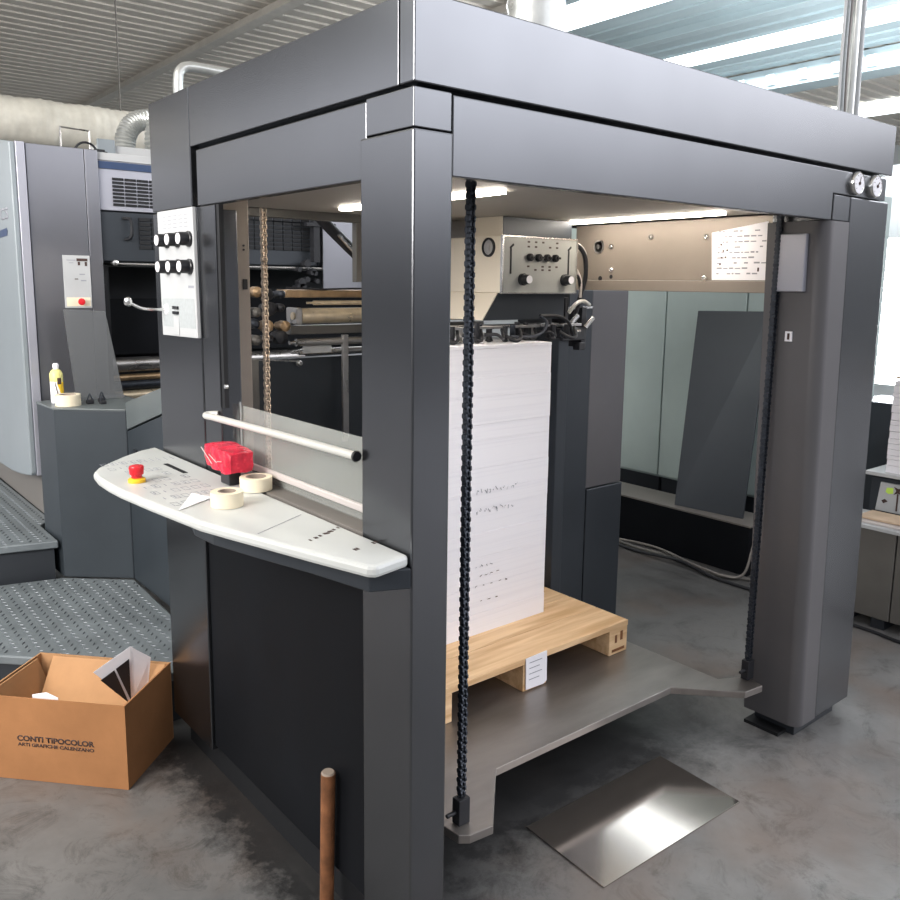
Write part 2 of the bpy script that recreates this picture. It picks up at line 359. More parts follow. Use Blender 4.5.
# window: guard, rails
b = MB(); b.box(.056, .060, .18, .93, 1.011, 1.204); o = b.build('guard', 'guard', fd); lbl(o, 'dusty clear plastic guard')
pp = smooth_path([(.002, .905, 1.18), (-.02, .925, 1.178), (-.03, .915, 1.177), (-.026, .88, 1.177)], 5) + [(-.02, .5, 1.182), (-.012, .18, 1.183)]
b = MB(); b.tube(pp, .0095, 14); o = b.build('handrail', 'rail', fd, smooth=True); lbl(o, 'white tubular handrail')
b = MB(); b.lathe([(.011, -.004), (.013, 0), (.011, .004)], (-.012, .182, 1.183), 'y', 16); b.build('rail_ring', 'black', fd)
b = MB(); b.box(.045, .055, .18, .90, 1.034, 1.052); o = b.build('lower_rail', 'pinkrail', fd, .003)
b = MB(); b.box(.046, .051, .862, .869, 1.06, 1.215); b.lathe([(.006, -.006), (.006, .002)], (.010, .862, 1.262), 'x', 12); b.build('guard_bracket', 'silver', fd)
# inner column seen through the window
b = MB(); b.box(.060, .166, 1.02, 1.045, .9, 1.788); o = b.build('inner_column', 'beam', fd, .003)
b2 = MB(); b2.box(.142, .156, 1.017, 1.0195, 1.525, 1.555); b2.lathe([(.003, -.002), (.003, .002)], (.147, 1.019, 1.64), 'y', 8); b2.lathe([(.003, -.002), (.003, .002)], (.147, 1.019, 1.652), 'y', 8); b2.build('slot', 'gap', o)
# roof liner and strip lamps
b = MB(); b.box(.052, 1.66, .052, 1.30, 1.79, 1.799); cp = b.build('roof_liner', 'ceilpan', fd)
for x, y0, y1 in ((.545, .345, 1.10), (1.50, .31, 1.08)):
    b = MB(); b.box(x - .017, x + .017, y0, y1, 1.780, 1.7895); b.build('strip_lamp', 'lamp', cp)
# side beam
b = MB(); b.box(1.664, 1.70, .205, 1.092, 1.569, 1.786); bm_ = b.build('side_beam', 'beam', fd, .002)
b = MB(); b.box(1.640, 1.70, .205, 1.092, 1.528, 1.568); b.build('beam_ledge', 'beam', fd, .002)
def bolt(y, z, r=.010, m='steel', p=None, hole=True):
    b = MB(); b.lathe([(r, 0), (r, -.004), (r * .75, -.008), (r * .5, -.009), (r * .45, -.004)], (1.664, y, z), 'x', 14); return b.build('bolt', m, p, smooth=True)
for y, z, r, m in ((.905, 1.698, .011, 'steel'), (.90, 1.609, .011, 'silver'), (.715, 1.73, .010, 'steel'), (.476, 1.722, .011, 'silver'), (.474, 1.578, .011, 'silver')): bolt(y, z, r, m, bm_)
b = MB(); b.lathe([(.027, 0), (.027, -.003), (.020, -.003), (.020, 0)], (1.664, .968, 1.70), 'x', 24); b.lathe([(.009, 0), (.009, -.006)], (1.664, .968, 1.70), 'x', 12); b.build('ring_boss', 'steel', bm_, smooth=True)
for y, z, r in ((.90, 1.582, .008), (.955, 1.575, .010)):
    b = MB(); b.lathe([(r, 0), (r, -.001)], (1.6635, y, z), 'x', 12); b.build('hole', 'gap', bm_)
sh = MB(); sh.prism([(.453, 1.735), (.240, 1.765), (.236, 1.571), (.442, 1.571)], 'x', 1.6605, 1.6635); so = sh.build('instruction_sheet', 'paper', bm_); lbl(so, 'white sheet of faded print')
b = MB(); random.seed(4)
for r_ in range(9):
    y = .425
    while y > .255:
        w = random.uniform(.006, .022)
        if random.random() < .7: b.box(1.6598, 1.6604, y - w, y, 1.735 - r_ * .018, 1.7385 - r_ * .018 + random.uniform(0, .002))
        y -= w + .006
pr = b.build('faint_print', 'ink_faint', so)
b = MB(); 
for y, z in ((.415, 1.69), (.405, 1.668), (.39, 1.67), (.41, 1.645), (.395, 1.646), (.415, 1.622)): b.box(1.659, 1.6597, y - .006, y, z, z + .006)
b.box(1.659, 1.6597, .268, .262, 1.60, 1.613)
b.build('dark_print', 'ink', so)
# right hand post, slightly tapering, rounded inner corner
def ring(z, x0, x1, y1=.20):
    pts = [(x0 - .012, y1, z)]
    for k in range(7):
        a = PI + k / 6 * PI / 2; pts.append((x0 + .026 + .038 * math.cos(a), .038 + .038 * math.sin(a), z))
    pts += [(x1, 0, z), (x1, y1, z)]; return pts
b = MB(); b.loft([ring(.05, 1.672, 1.783), ring(1.753, 1.600, 1.722)]); o = b.build('support_post', 'post_paint', fd, smooth=True)
for p in o.data.polygons:
    if max(abs(c) for c in p.normal) > .995: p.use_smooth = False
b = MB(); b.loft([[(1.787, 0.002, .05), (2.032, 0.002, .05), (2.032, .20, .05), (1.787, .20, .05)], [(1.724, 0.002, 1.831), (1.988, 0.002, 1.831), (1.988, .20, 1.831), (1.724, .20, 1.831)]]); b.build('post_door', 'paint', fd, .004)
b = MB(); b.box(1.616, 1.7195, .002, .2, 1.755, 1.831); b.build('post_head', 'paint', fd, .002)
b = MB(); b.box(1.70, 1.98, .03, .18, 0, .052); b.build('post_foot', 'core', fd, .002)
b = MB(); b.box(1.648, 1.72, .06, .19, 0, .012); b.build('foot_plate', 'gap', fd)
b = MB(); b.box(1.578, 1.60, .060, .165, 1.535, 1.715); b.build('cover_box', 'lilac', fd, .003)
b = MB(); b.box(1.598, 1.606, .095, .118, 1.376, 1.408); st = b.build('sticker', 'paper', fd)
b = MB(); b.box(1.5972, 1.5979, .102, .110, 1.382, 1.402); b.build('sticker_mark', 'ink', st)
for x in (1.744, 1.868):
    b = MB(); b.lathe([(.036, 0), (.036, -.012), (.033, -.016), (.031, -.014)], (x, .004, 1.873), 'y', 28); g_ = b.build('pressure_gauge', 'silver', fd, smooth=True)
    b = MB(); b.lathe([(.0305, -.0142), (.0305, -.0152)], (x, .004, 1.873), 'y', 28); b.build('dial', 'paper', g_)
    b = MB(); b.lathe([(.005, -.0152), (.005, -.018)], (x, .004, 1.873), 'y', 12)
    b.obox((x - .001, -.0125, 1.873), (.013, 0, .012), (-.002, 0, .002), (0, -.001, 0)) if x > 1.8 else b.obox((x, -.0125, 1.873), (.003, 0, .02), (.002, 0, 0), (0, -.001, 0))
    for k in range(9):
        a = math.radians(-40 + k * 32.5); c_, s_ = math.cos(a), math.sin(a)
        b.obox((x + .024 * c_, -.0125, 1.873 + .024 * s_), (.004 * c_, 0, .004 * s_), (-.001 * s_, 0, .001 * c_), (0, -.001, 0))
    b.build('needle', 'ink', g_)
# rear column beside the pile
b = MB(); b.box(1.64, 1.788, 1.095, 1.4, .0, 1.527); b.build('rear_column', 'paint_dark', fd, .003)
b = MB(); b.box(1.791, 2.03, 1.10, 1.4, .66, 1.527); b.build('rear_column_door', 'post_paint', fd, .003)
b = MB(); b.box(1.791, 2.033, 1.092, 1.4, .0, .656); b.build('rear_column_base', 'paint_dark', fd, .003)
b = MB(); b.box(.3, 1.12, 1.345, 1.375, 1.765, 1.80); b.box(.755, .785, 1.345, 1.375, 1.55, 1.765); b.build('rear_inner_frame', 'darkbrown', fd, .002)

# chains
def chain(x, y, z0, z1, m, k_=1.0):
    b = MB(); pitch = .0125; n = int((z1 - z0 - .08) / pitch)
    for k in range(n):
        z = z0 + .075 + k * pitch
        w = (.0085 if k % 2 else .0055) * k_
        for s_ in (-1, 1):
            cx = x + s_ * w; pts = []
            for j in range(8):
                a = j * PI / 4 + PI / 8
                pts.append((y + .0095 * k_ * math.cos(a), z + pitch * .5 + .0098 * math.sin(a)))
            b.prism(pts, 'x', cx - .0024 * k_, cx + .0024 * k_)
        b.lathe([(.0062 * k_, -.0075 * k_), (.0062 * k_, .0075 * k_)], (x, y, z), 'x', 8)
        b.lathe([(.0035 * k_, -.0125 * k_), (.0035 * k_, .0125 * k_)], (x, y, z), 'x', 6)
    return b.build('lifting_chain', m, fd)
c1 = chain(.29, .171, .20, 1.79, 'chain', .92); c2 = chain(1.585, .155, .20, 1.79, 'chain'); c3 = chain(.29, 1.17, .20, 1.79, 'chain_br', .85)
lbl(c3, 'brown greasy lifting chain')
for c_, x, y in ((c1, .29, .171), (c2, 1.585, .155), (c3, .29, 1.17)):
    b = MB(); b.box(x - .018, x + .018, y - .014, y + .014, .2005, .27); b.lathe([(.006, .27), (.006, .288)], (x, y, 0), 'z', 8); b.lathe([(.006, -.03), (.006, 0)], (x - .018, y, .235), 'x', 8); b.build('anchor_block', 'rubber', c_, .002)

# control panel with knobs
b = MB(); b.prism([(1.268, 1.752), (1.004, 1.752), (.997, 1.387), (1.262, 1.383)], 'x', -.012, -.0005); pn = b.build('control_panel', 'lightgrey', fd, .002); lbl(pn, 'pale grey control panel with six black knobs')
b = MB(); b.prism([(1.25, 1.495), (1.012, 1.498), (1.006, 1.413), (1.246, 1.411)], 'x', -.0128, -.0121); b.build('membrane', 'midgrey', pn)
for z in (1.665, 1.588):
    for y in (1.03, 1.112, 1.192):
        b = MB(); b.lathe([(.022, -.012), (.022, -.018), (.0195, -.020), (.0185, -.042), (.0165, -.045)], (0, y, z), 'x', 20)
        kn = b.build('knob', 'black', pn, smooth=True)
        b = MB(); b.lathe([(.0155, -.0452), (.0150, -.047)], (0, y, z), 'x', 20); b.build('knob_cap', 'paper', kn)
b = MB(); b.tube(smooth_path([(-.012, 1.225, 1.462), (-.05, 1.225, 1.462), (-.085, 1.232, 1.466), (-.115, 1.245, 1.482)]), .0045, 8)
b.lathe([(.002, -.014), (.010, -.010), (.013, 0), (.010, .010), (.002, .014)], (-.118, 1.247, 1.485), 'z', 14)
b.build('lever', 'silver', pn, smooth=True)
b = MB(); b.lathe([(.016, -.0125), (.014, -.016)], (0, 1.222, 1.462), 'x', 16); b.build('lever_boss', 'paper', pn)
b = MB(); b.box(-.018, -.0125, 1.125, 1.165, 1.465, 1.474); b.box(-.018, -.0125, 1.125, 1.165, 1.450, 1.459); b.build('switch', 'black', pn, .001)
b = MB(); b.box(-.0145, -.0125, 1.125, 1.165, 1.39, 1.445); b.build('button_strip', 'lightgrey', pn, .001)
b = MB(); b.box(-.0126, -.0121, 1.01, 1.05, 1.528, 1.535)
for r_ in range(4):
    for k in range(5): b.box(-.0126, -.0121, 1.04 + k * .04, 1.065 + k * .04, 1.70 + r_ * .011, 1.702 + r_ * .011)
b.build('panel_print', 'ink_faint', pn)

# console
TOP = [(-.004, 1.39), (-.066, 1.361), (-.14, 1.30), (-.198, 1.241), (-.248, 1.185), (-.278, 1.13), (-.288, 1.06), (-.290, .97), (-.287, .882), (-.27, .713), (-.252, .569), (-.241, .48), (-.215, .38), (-.189, .287), (-.148, .135), (-.108, .0), (-.096, -.014), (-.004, .004)]
b = MB(); b.prism(TOP, 'z', .984, 1.010); cs = b.build('console', 'white', fd, .008); lbl(cs, 'curved white control console top')
AP = [(-.004, .86), (-.10, .82), (-.17, .72), (-.205, .60), (-.200, .50), (-.165, .36), (-.12, .20), (-.082, .03), (-.004, -.004)]
b = MB(); b.prism(AP, 'z', .940, .9835); ap = b.build('console_apron', 'paint_dark', cs, .003)
b = MB(); b.lathe([(.023, 1.0105), (.023, 1.019), (.019, 1.022)], (-.222, .939, 0), 'z', 24); b.build('button_base', 'yellow', cs, smooth=True)
b = MB(); b.lathe([(.014, 1.022), (.014, 1.030), (.018, 1.032), (.020, 1.050), (.018, 1.055), (.010, 1.057)], (-.222, .939, 0), 'z', 24); o = b.build('emergency_button', 'red', cs, smooth=True); lbl(o, 'red mushroom emergency button')
b = MB(); b.box(-.083, -.069, .965, 1.115, 1.0102, 1.0112); b.build('slot', 'gap', cs)
b = MB(); random.seed(3)
def frame_rect(b, x0, x1, y0, y1, t=.0012, z=1.0102, h=.0005):
    b.box(x0, x1, y0, y0 + t, z, z + h); b.box(x0, x1, y1 - t, y1, z, z + h); b.box(x0, x0 + t, y0, y1, z, z + h); b.box(x1 - t, x1, y0, y1, z, z + h)
for j in range(9):
    for i in range(6):
        x = -.235 + i * .027; y = .64 + j * .068
        if y > .88 and x < -.19 and y < .99: continue
        if x > -.1 and y > .93: continue
        if random.random() < .78: frame_rect(b, x, x + .017, y, y + .034)
        if random.random() < .5: b.box(x + .005, x + .008, y + .008, y + .026, 1.0102, 1.0107)
for k in range(7): b.box(-.15 + k * .02, -.148 + k * .02, 1.17, 1.20 + random.uniform(0, .02), 1.0102, 1.0107)
b.build('key_print', 'ink_faint', cs)
b = MB()
for p, q in (((-.18, .313), (-.03, .390)), ):
    b.obox((p[0], p[1], 1.0102), (q[0] - p[0], q[1] - p[1], 0), (.0, .0022, 0), (0, 0, .0005))
b.build('seam', 'ink_faint', cs)
b = MB()
for k in range(7):
    t = k / 6; x = -.115 + .095 * t; y = .207 + .043 * t; h = (.006, .012, .008, .020, .016, .008, .006)[k]
    b.box(x, x + h * .7, y - .006, y + .004, 1.0102, 1.0108)
for x, y in ((-.075, .098), (-.068, .10), (-.02, .112), (-.012, .115)): b.box(x, x + .005, y - .008, y + .004, 1.0102, 1.0108)
b.build('dark_print', 'ink', cs)

# ================================================================== SUCTION HEAD
hd = thing('suction_head', (1.28, 1.2, 1.345), 'cream and grey suction head with control box hanging above the white paper pile', 'machine head')
b = MB(); b.box(1.076, 1.462, .912, 1.75, 1.518, 1.717); cb = b.build('control_box', 'cream', hd, .003)
b = MB(); b.box(1.081, 1.460, .905, .9115, 1.520, 1.714); fp = b.build('face_plate', 'panelgrey', hd, .001)
b = MB()
b.box(1.076, 1.464, .901, .9115, 1.7145, 1.719); b.box(1.076, 1.464, .901, .9115, 1.515, 1.5195); b.box(1.074, 1.0805, .901, .9115, 1.515, 1.719); b.box(1.4605, 1.465, .901, .9115, 1.515, 1.719); b.build('trim_frame', 'silver', fp)
for x in (1.178, 1.398):
    b = MB(); b.lathe([(.022, .905), (.022, .896), (.018, .894), (.017, .872), (.015, .869)], (x, 0, 1.566), 'y', 22); kn = b.build('knob', 'black', fp, smooth=True)
    b = MB(); b.lathe([(.0145, .8688), (.014, .867)], (x, 0, 1.566), 'y', 20); b.build('knob_cap', 'silver', kn) if False else b.build('dial_cap', 'paper', fp)
for k in range(4):
    x = 1.210 + k * .044
    b = MB(); b.lathe([(.014, .905), (.014, .893), (.011, .890)], (x, 0, 1.645), 'y', 14); b.box(x - .002, x + .016, .886, .893, 1.641, 1.649); b.build('selector_switch', 'black', fp)
for x, s_ in ((1.118, 1), (1.418, 1)):
    b = MB(); b.box(x - .0035, x + .0035, .9035, .9049, 1.585, 1.675); b.obox((x - .003, .9035, 1.672), (.018, 0, .014), (-.004, 0, .006), (0, .0014, 0)); b.build('scale_slot', 'gap', fp)
b = MB()
for r_, z in enumerate((1.697, 1.680, 1.61, 1.598)):
    for k in range(5):
        x = 1.20 + k * .037
        if (r_ + k) % 4 != 3: b.box(x, x + .012, .9044, .9049, z, z + .006)
b.build('panel_print', 'ink', fp)
b = MB(); b.lathe([(.034, 0), (.034, -.005), (.027, -.007), (.027, 0)], (1.076, .975, 1.678), 'x', 24); pt = b.build('round_port', 'rubber', cb, smooth=True)
b = MB(); b.lathe([(.026, -.001), (.026, -.003)], (1.076, .975, 1.678), 'x', 20); b.lathe([(.010, -.003), (.010, -.009)], (1.076, .975, 1.678), 'x', 10); b.box(1.069, 1.0735, .967, .983, 1.663, 1.693); b.build('port_socket', 'steel', cb)
b = MB(); b.box(1.131, 1.495, .962, 1.12, 1.7185, 1.7895); b.build('mounting_column', 'paint_dark', hd, .002)
b = MB(); b.box(1.1245, 1.1305, .962, 1.12, 1.7185, 1.7895); b.build('column_side', 'cream', hd, .001)
b = MB(); b.box(1.15, 1.45, 1.125, 1.7, 1.7185, 1.7885); b.build('rear_mount', 'inner', hd, .002)
b = MB(); b.prism([(1.090, 1.516), (1.430, 1.516), (1.430, 1.420), (1.020, 1.420)], 'y', .93, 1.28); b.build('hopper', 'paint_dark', hd, .002)
b = MB(); b.obox((1.017, .935, 1.420), (.070, 0, .096), (0, .34, 0), (-.004, 0, .002)); b.build('hopper_side', 'cream', hd)
b = MB(); b.box(.76, 1.60, 1.0, 1.03, 1.385, 1.40); b.box(.76, 1.50, .90, .915, 1.392, 1.402); b.build('sucker_bar', 'steel', hd, .001)
random.seed(11)
for k in range(15):
    x = .80 + k * .046; y = .895 + random.uniform(-.03, .05); r = random.uniform(.008, .012)
    b = MB(); b.lathe([(r * .6, 1.346), (r * 1.3, 1.350), (r * .8, 1.362), (r, 1.366), (r, 1.40 + random.uniform(0, .02))], (x, y, 0), 'z', 12); b.build('sucker', random.choice(['rubber', 'chain', 'steel', 'rubber']), hd, smooth=True)
for k in range(7):
    x = .78 + k * .095; b = MB(); y0 = .88 + random.uniform(-.01, .02)
    b.tube(smooth_path([(x, y0, 1.375), (x + .03, y0 - .03, 1.352 + .012 * (k % 3)), (x + .07, y0 - .02, 1.36), (x + .10, y0 + .02, 1.39)]), .006, 8); b.build('hose', 'rubber', hd, smooth=True)
for pts, r, m in ((((1.10, .88, 1.364), (1.18, .865, 1.362), (1.24, .86, 1.375), (1.27, .865, 1.41), (1.25, .88, 1.435)), .006, 'chain'),
                  (((1.25, .88, 1.435), (1.33, .87, 1.432), (1.39, .87, 1.41), (1.43, .88, 1.36)), .007, 'rubber'),
                  (((1.462, .96, 1.69), (1.51, .95, 1.70), (1.56, .95, 1.66), (1.58, .96, 1.58), (1.575, .98, 1.50), (1.56, .99, 1.42), (1.55, .99, 1.35)), .009, 'rubber'),
                  (((1.462, .97, 1.65), (1.50, .96, 1.63), (1.55, .96, 1.57), (1.565, .97, 1.50)), .006, 'pinkrail'),
                  (((1.462, .97, 1.70), (1.52, .96, 1.708), (1.575, .96, 1.67), (1.59, .97, 1.58)), .005, 'pinkrail'),
                  (((1.462, .97, 1.585), (1.50, .96, 1.59), (1.54, .96, 1.575), (1.57, .97, 1.52)), .007, 'rubber'),
                  (((1.50, .97, 1.44), (1.52, .95, 1.475), (1.56, .95, 1.485), (1.61, .96, 1.47)), .008, 'rail')):
    b = MB(); b.tube(smooth_path(pts, 6), r, 8); b.build('cable', m, hd, smooth=True)
b = MB(); b.box(1.466, 1.525, .985, 1.03, .235, 1.34); b.build('side_guide', 'paint_dark', hd, .004)
b = MB(); b.box(1.47, 1.60, .97, 1.05, 1.33, 1.38); b.box(1.48, 1.50, .97, 1.04, 1.38, 1.50); b.box(1.59, 1.62, .98, 1.05, 1.30, 1.46); b.box(1.565, 1.60, .965, 1.0, 1.29, 1.32); b.build('guide_bracket', 'rubber', hd, .003)
b = MB(); b.box(1.51, 1.57, .985, .995, 1.452, 1.462); b.box(1.60, 1.66, .985, .995, 1.455, 1.464); b.tube([(1.60, .97, 1.38), (1.635, .96, 1.42)], .010, 8); b.tube([(1.52, .97, 1.40), (1.545, .96, 1.43)], .010, 8); b.tube([(1.53, .97, 1.365), (1.56, .96, 1.367)], .008, 8); b.build('guide_screw', 'silver', hd)

# ================================================================== FEED BOARD behind (seen through the side window)
fb = thing('feed_board_unit', (1.1, 1.75, .02), 'brown oily feed rollers and bars behind the side window', 'machine part')
def roll(y, z, r, x0, x1, m, name='roller'):
    b = MB(); b.lathe([(r * .5, x0 - .03), (r * .5, x0), (r, x0), (r, x1)], (0, y, z), 'x', 20); return b.build(name, m, fb, smooth=True)
b = MB(); b.box(.60, 1.62, 1.6, 1.68, 1.488, 1.518); b.build('cross_bar', 'brass', fb, .004)
b = MB(); b.tube([(.60, 1.595, 1.525), (.75, 1.595, 1.520), (.9, 1.595, 1.524), (1.6, 1.595, 1.522)], .004, 6); b.build('cable', 'rubber', fb)
roll(1.6, 1.468, .009, .72, 1.62, 'brass_light'); roll(1.6, 1.418, .030, .655, 1.62, 'brass_light')
b = MB(); b.box(.63, .655, 1.57, 1.66, 1.385, 1.450); b.build('bearing_block', 'steel', fb, .006)
b = MB(); b.box(.62, 1.62, 1.60, 1.66, 1.345, 1.380); b.build('cross_bar', 'darkbrown', fb, .003)
roll(1.60, 1.315, .015, .64, 1.62, 'steel'); roll(1.62, 1.275, .012, .66, 1.62, 'steel')
b = MB(); b.box(.67, .80, 1.598, 1.604, 1.270, 1.300); b.build('lug_plate', 'lightgrey', fb, .002)
random.seed(21)
for k in range(16):
    x = .40 + (k % 4) * .055 + random.uniform(-.01, .01); z = 1.50 - (k // 4) * .055 + random.uniform(-.01, .01); r = random.uniform(.014, .026)
    b = MB(); b.lathe([(r * .4, 1.55), (r, 1.56), (r, 1.60), (r * .7, 1.61), (r * .7, 1.63)], (x, 0, z), 'y', 14); b.build('gear', random.choice(['rubber', 'chain', 'steel', 'darkbrown', 'brass']), fb, smooth=True)
b = MB(); b.box(.40, 1.62, 1.64, 1.70, .10, 1.25); b.build('side_plate', 'paint_dark', fb, .003)
b = MB(); b.box(.42, .47, 1.58, 1.63, 1.00, 1.262); b.build('bracket', 'darkbrown', fb, .003)
b = MB(); b.box(.845, .872, 1.585, 1.60, .9, 1.34); b.build('guide_bar', 'steel', fb, .002)
b = MB(); b.lathe([(.008, 1.60), (.012, 1.61), (.012, 1.62)], (.66, 0, 1.232), 'y', 14); b.tube([(.48, 1.61, 1.255), (.66, 1.61, 1.24)], .003, 6); b.build('latch', 'steel', fb)
b = MB(); b.tube([(.70, 1.58, 1.83), (.80, 1.58, 1.745), (.90, 1.57, 1.66), (1.0, 1.56, 1.585)], .022, 12); b.build('hose', 'rubber', fb, smooth=True)
b = MB(); b.tube(smooth_path([(.80, 1.54, 1.73), (.88, 1.54, 1.66), (.96, 1.53, 1.60)], 4), .007, 8); b.build('hose', 'steel', fb, smooth=True)
b = MB(); b.tube(smooth_path([(.97, 1.55, 1.66), (.93, 1.54, 1.64), (.92, 1.54, 1.60), (.96, 1.54, 1.565), (1.0, 1.55, 1.56)], 5), .007, 8); b.build('hose', 'brass_light', fb, smooth=True)
b = MB(); b.tube(smooth_path([(.93, 1.53, 1.74), (.89, 1.53, 1.72), (.885, 1.53, 1.68), (.93, 1.53, 1.64)], 5), .003, 6); b.build('cable', 'rubber', fb, smooth=True)
for x0 in (.42, 1.5):
    b = MB(); b.box(x0, x0 + .04, 1.65, 1.69, 0, .099); b.build('foot', 'core', fb)

# ================================================================== PILE PLATFORM, PALLET, PAPER
b = MB(); b.prism([(.245, .19), (.252, .135), (.275, .118), (.345, .110), (.521, .290), (1.318, .278), (1.49, .103), (1.58, .092), (1.597, .165), (1.50, .215), (1.50, 1.05), (1.44, 1.30), (.245, 1.30)], 'z', .176, .200)
pl = tag(b.build('pile_platform', 'plate', bevel=.002), 'worn steel pile lifting platform hung on chains under the pallet', 'platform')
pa = thing('wooden_pallet', (.955, .93, .2), 'pale pine pallet on the steel platform under the white paper pile', 'pallet')
random.seed(5); y = .56
for w in (.155, .14, .15, .14, .15):
    b = MB(); b.box(.48, 1.436, y, y + w - .003, .298, .320); b.build('deck_board', 'wood', pa, .002); y += w
for x0, x1 in ((.48, .585), (.893, 1.005), (1.335, 1.436)):
    b = MB(); b.box(x0, x1, .562, 1.29, .2005, .2975); sg = b.build('stringer', 'wood', pa, .003)
    if x0 > 1.3:
        b = MB(); b.box(1.365, 1.377, .5612, .5618, .245, .275); b.box(1.395, 1.409, .5612, .5618, .25, .285); b.box(1.35, 1.42, .5605, .5618, .212, .222); b.build('knot', 'rod', sg)
    if .8 < x0 < 1:
        b = MB(); b.prism([(.899, .319), (.998, .322), (1.001, .214), (.985, .206), (.902, .209)], 'y', .556, .5595); o = b.build('paper_label', 'paper', sg); lbl(o, 'white paper label stuck on the block end')
        b = MB()
        for k in range(4): b.box(.915, .975 - .012 * (k % 2), .5552, .5558, .30 - k * .02, .3025 - k * .02)
        b.build('label_print', 'ink_faint', sg)
b = MB(); random.seed(9); z = .3205; k = 0
while z < 1.343:
    h = random.uniform(.05, .11); z2 = min(z + h, 1.345); d = random.uniform(-.0012, .0012); e = random.uniform(-.0012, .0012)
    b.box(.72 + d, 1.237 + d, .805 + e, 1.225 + e, z, z2 - .0006); z = z2
ps = tag(b.build('paper_pile', 'stack'), 'tall pile of white paper sheets on the wooden pallet', 'paper pile')
b = MB(); random.seed(12)
def scribble(b, x0, x1, z, h, m, dense=1.0, slope=.12):
    x = x0
    while x < x1:
        w = random.uniform(.008, .018); y = .8025
        k = random.randint(2, 3); px, pz = x, z + random.uniform(0, h)
        for _ in range(k):
            nx, nz = x + random.uniform(0, w), z + random.uniform(0, h)
            dx, dz = nx - px, nz - pz
            b.obox((px, .8022, pz), (dx, 0, dz), (.0018, 0, .0018), (0, .0006, 0)); px, pz = nx, nz
        x += w + random.uniform(.003, .008) / dense
scribble(b, .885, 1.075, .828, .022, 0); scribble(b, .885, 1.07, .757, .024, 0); scribble(b, .885, .96, .565, .012, 0, .5)
b.build('pencil_note', 'ink_faint', ps)
b = MB(); scribble(b, .905, 1.01, .53, .008, 0, .5); scribble(b, .885, 1.03, .493, .008, 0, .25); scribble(b, .91, .985, .437, .006, 0, .3); b.build('ink_note', 'ink', ps)
# sheet on the floor
b = MB(); b.prism([(.608, .25), (1.219, .237), (1.203, -.068), (.593, -.051)], 'z', .0015, .005)
tag(b.build('steel_sheet', 'sheet', bevel=.0008), 'flat shiny steel sheet lying on the floor in front of the platform', 'metal sheet')

# rusty tube
b = MB(); p0, p1 = Vector((-.014, .325, .0)), Vector((-.014, .310, .385)); d = (p1 - p0).normalized()
tb = thing('rusty_tube', p0, 'short rusty brown tube leaning upright against the dark side panel', 'tube')
b = MB(); b.tube([p0 + Vector((0, 0, .002)), p1], .0175, 18); b.build('tube_body', 'rod', tb, smooth=True)
b = MB(); b.tube([p1 - d * .001, p1 + d * .004], [.0175, .014], 18); b.build('tube_end', 'tape_core', tb, smooth=True)

# ================================================================== CARDBOARD BOX
F = Vector((-.226, 1.136, 0)); u = Vector((.222, .206, 0)).normalized(); v = Vector((-u.y, u.x, 0)); W_, L_, H_ = .304, .475, .275; tt = .005; zz = Vector((0, 0, 1))
bx = thing('cardboard_box', F + u * W_ / 2 + v * L_ / 2, 'open brown cardboard box with dark printing on the floor', 'box')
b = MB(); b.obox(F + zz * .001, v * L_, u * tt, zz * H_); b.build('front_wall', ['card'], bx)
b = MB(); b.obox(F + u * tt + zz * .001, u * (W_ - 2 * tt), v * tt, zz * H_); b.build('end_wall', ['card'], bx)
b = MB(); b.obox(F + u * (W_ - tt) + zz * .001, u * tt, v * L_, zz * H_); b.build('back_wall', ['card_in'], bx)
b = MB(); b.obox(F + u * tt + v * (L_ - tt) + zz * .001, u * (W_ - 2 * tt), v * tt, zz * H_); b.build('far_end_wall', ['card_in'], bx)
b = MB(); b.obox(F + (u + v) * tt + zz * .001, u * (W_ - 2 * tt), v * (L_ - 2 * tt), zz * tt); b.build('base', ['card_in'], bx)
b = MB(); b.obox(F + u * (W_ - .012) + v * .012 + zz * (H_ + .0), v * (L_ - .07), u * -.004, zz * -.13 + u * -.10); b.build('inner_flap', 'card_in', bx)
b = MB(); b.obox(F + u * .02 + v * (L_ - .012) + zz * (H_ - .002), u * (W_ - .06), v * -.004, zz * -.13 + v * -.05); b.build('inner_flap', 'card_in', bx)
b = MB(); b.obox(F + u * .02 + v * .012 + zz * (H_ - .05), u * (W_ - .05), v * .003, zz * -.14 + v * .035); b.build('inner_flap', 'card', bx)
text_obj('printed_name', 'CONTI TIPOCOLOR', .257, .0185, F + v * .362 - u * .0004 + zz * .133, -v, zz, 'ink', bx, bold=.035)
text_obj('printed_address', 'ARTI GRAFICHE CALENZANO', .254, .0115, F + v * .361 - u * .0004 + zz * .116, -v, zz, 'ink', bx, bold=.03)
# folded brochure in the box
br = thing('folded_brochure', (-.14, 1.33, .16), 'folded white and black brochure sticking out of the cardboard box', 'paper')
def sheetpoly(pts, t, name, m, parent):
    P = [Vector(p) for p in pts]; n = (P[1] - P[0]).cross(P[2] - P[0]).normalized() * t
    b = MB(); A = [b.bm.verts.new(p) for p in P]; B = [b.bm.verts.new(p + n) for p in P]; k = len(P)
    b.face(A); b.face(B[::-1])
    for i in range(k): b.face([A[i], A[(i + 1) % k], B[(i + 1) % k], B[i]])
    return b.build(name, m, parent)
a_, c_, e_, h_ = Vector((-.255, 1.335, .318)), Vector((-.135, 1.34, .370)), Vector((-.068, 1.345, .312)), Vector((-.141, 1.335, .178))
sheetpoly([a_, c_, h_], .001, 'white_page', 'paper', br)
sheetpoly([c_, e_, h_ + Vector((.06, .012, .03)), h_], .001, 'white_page', 'paper', br)
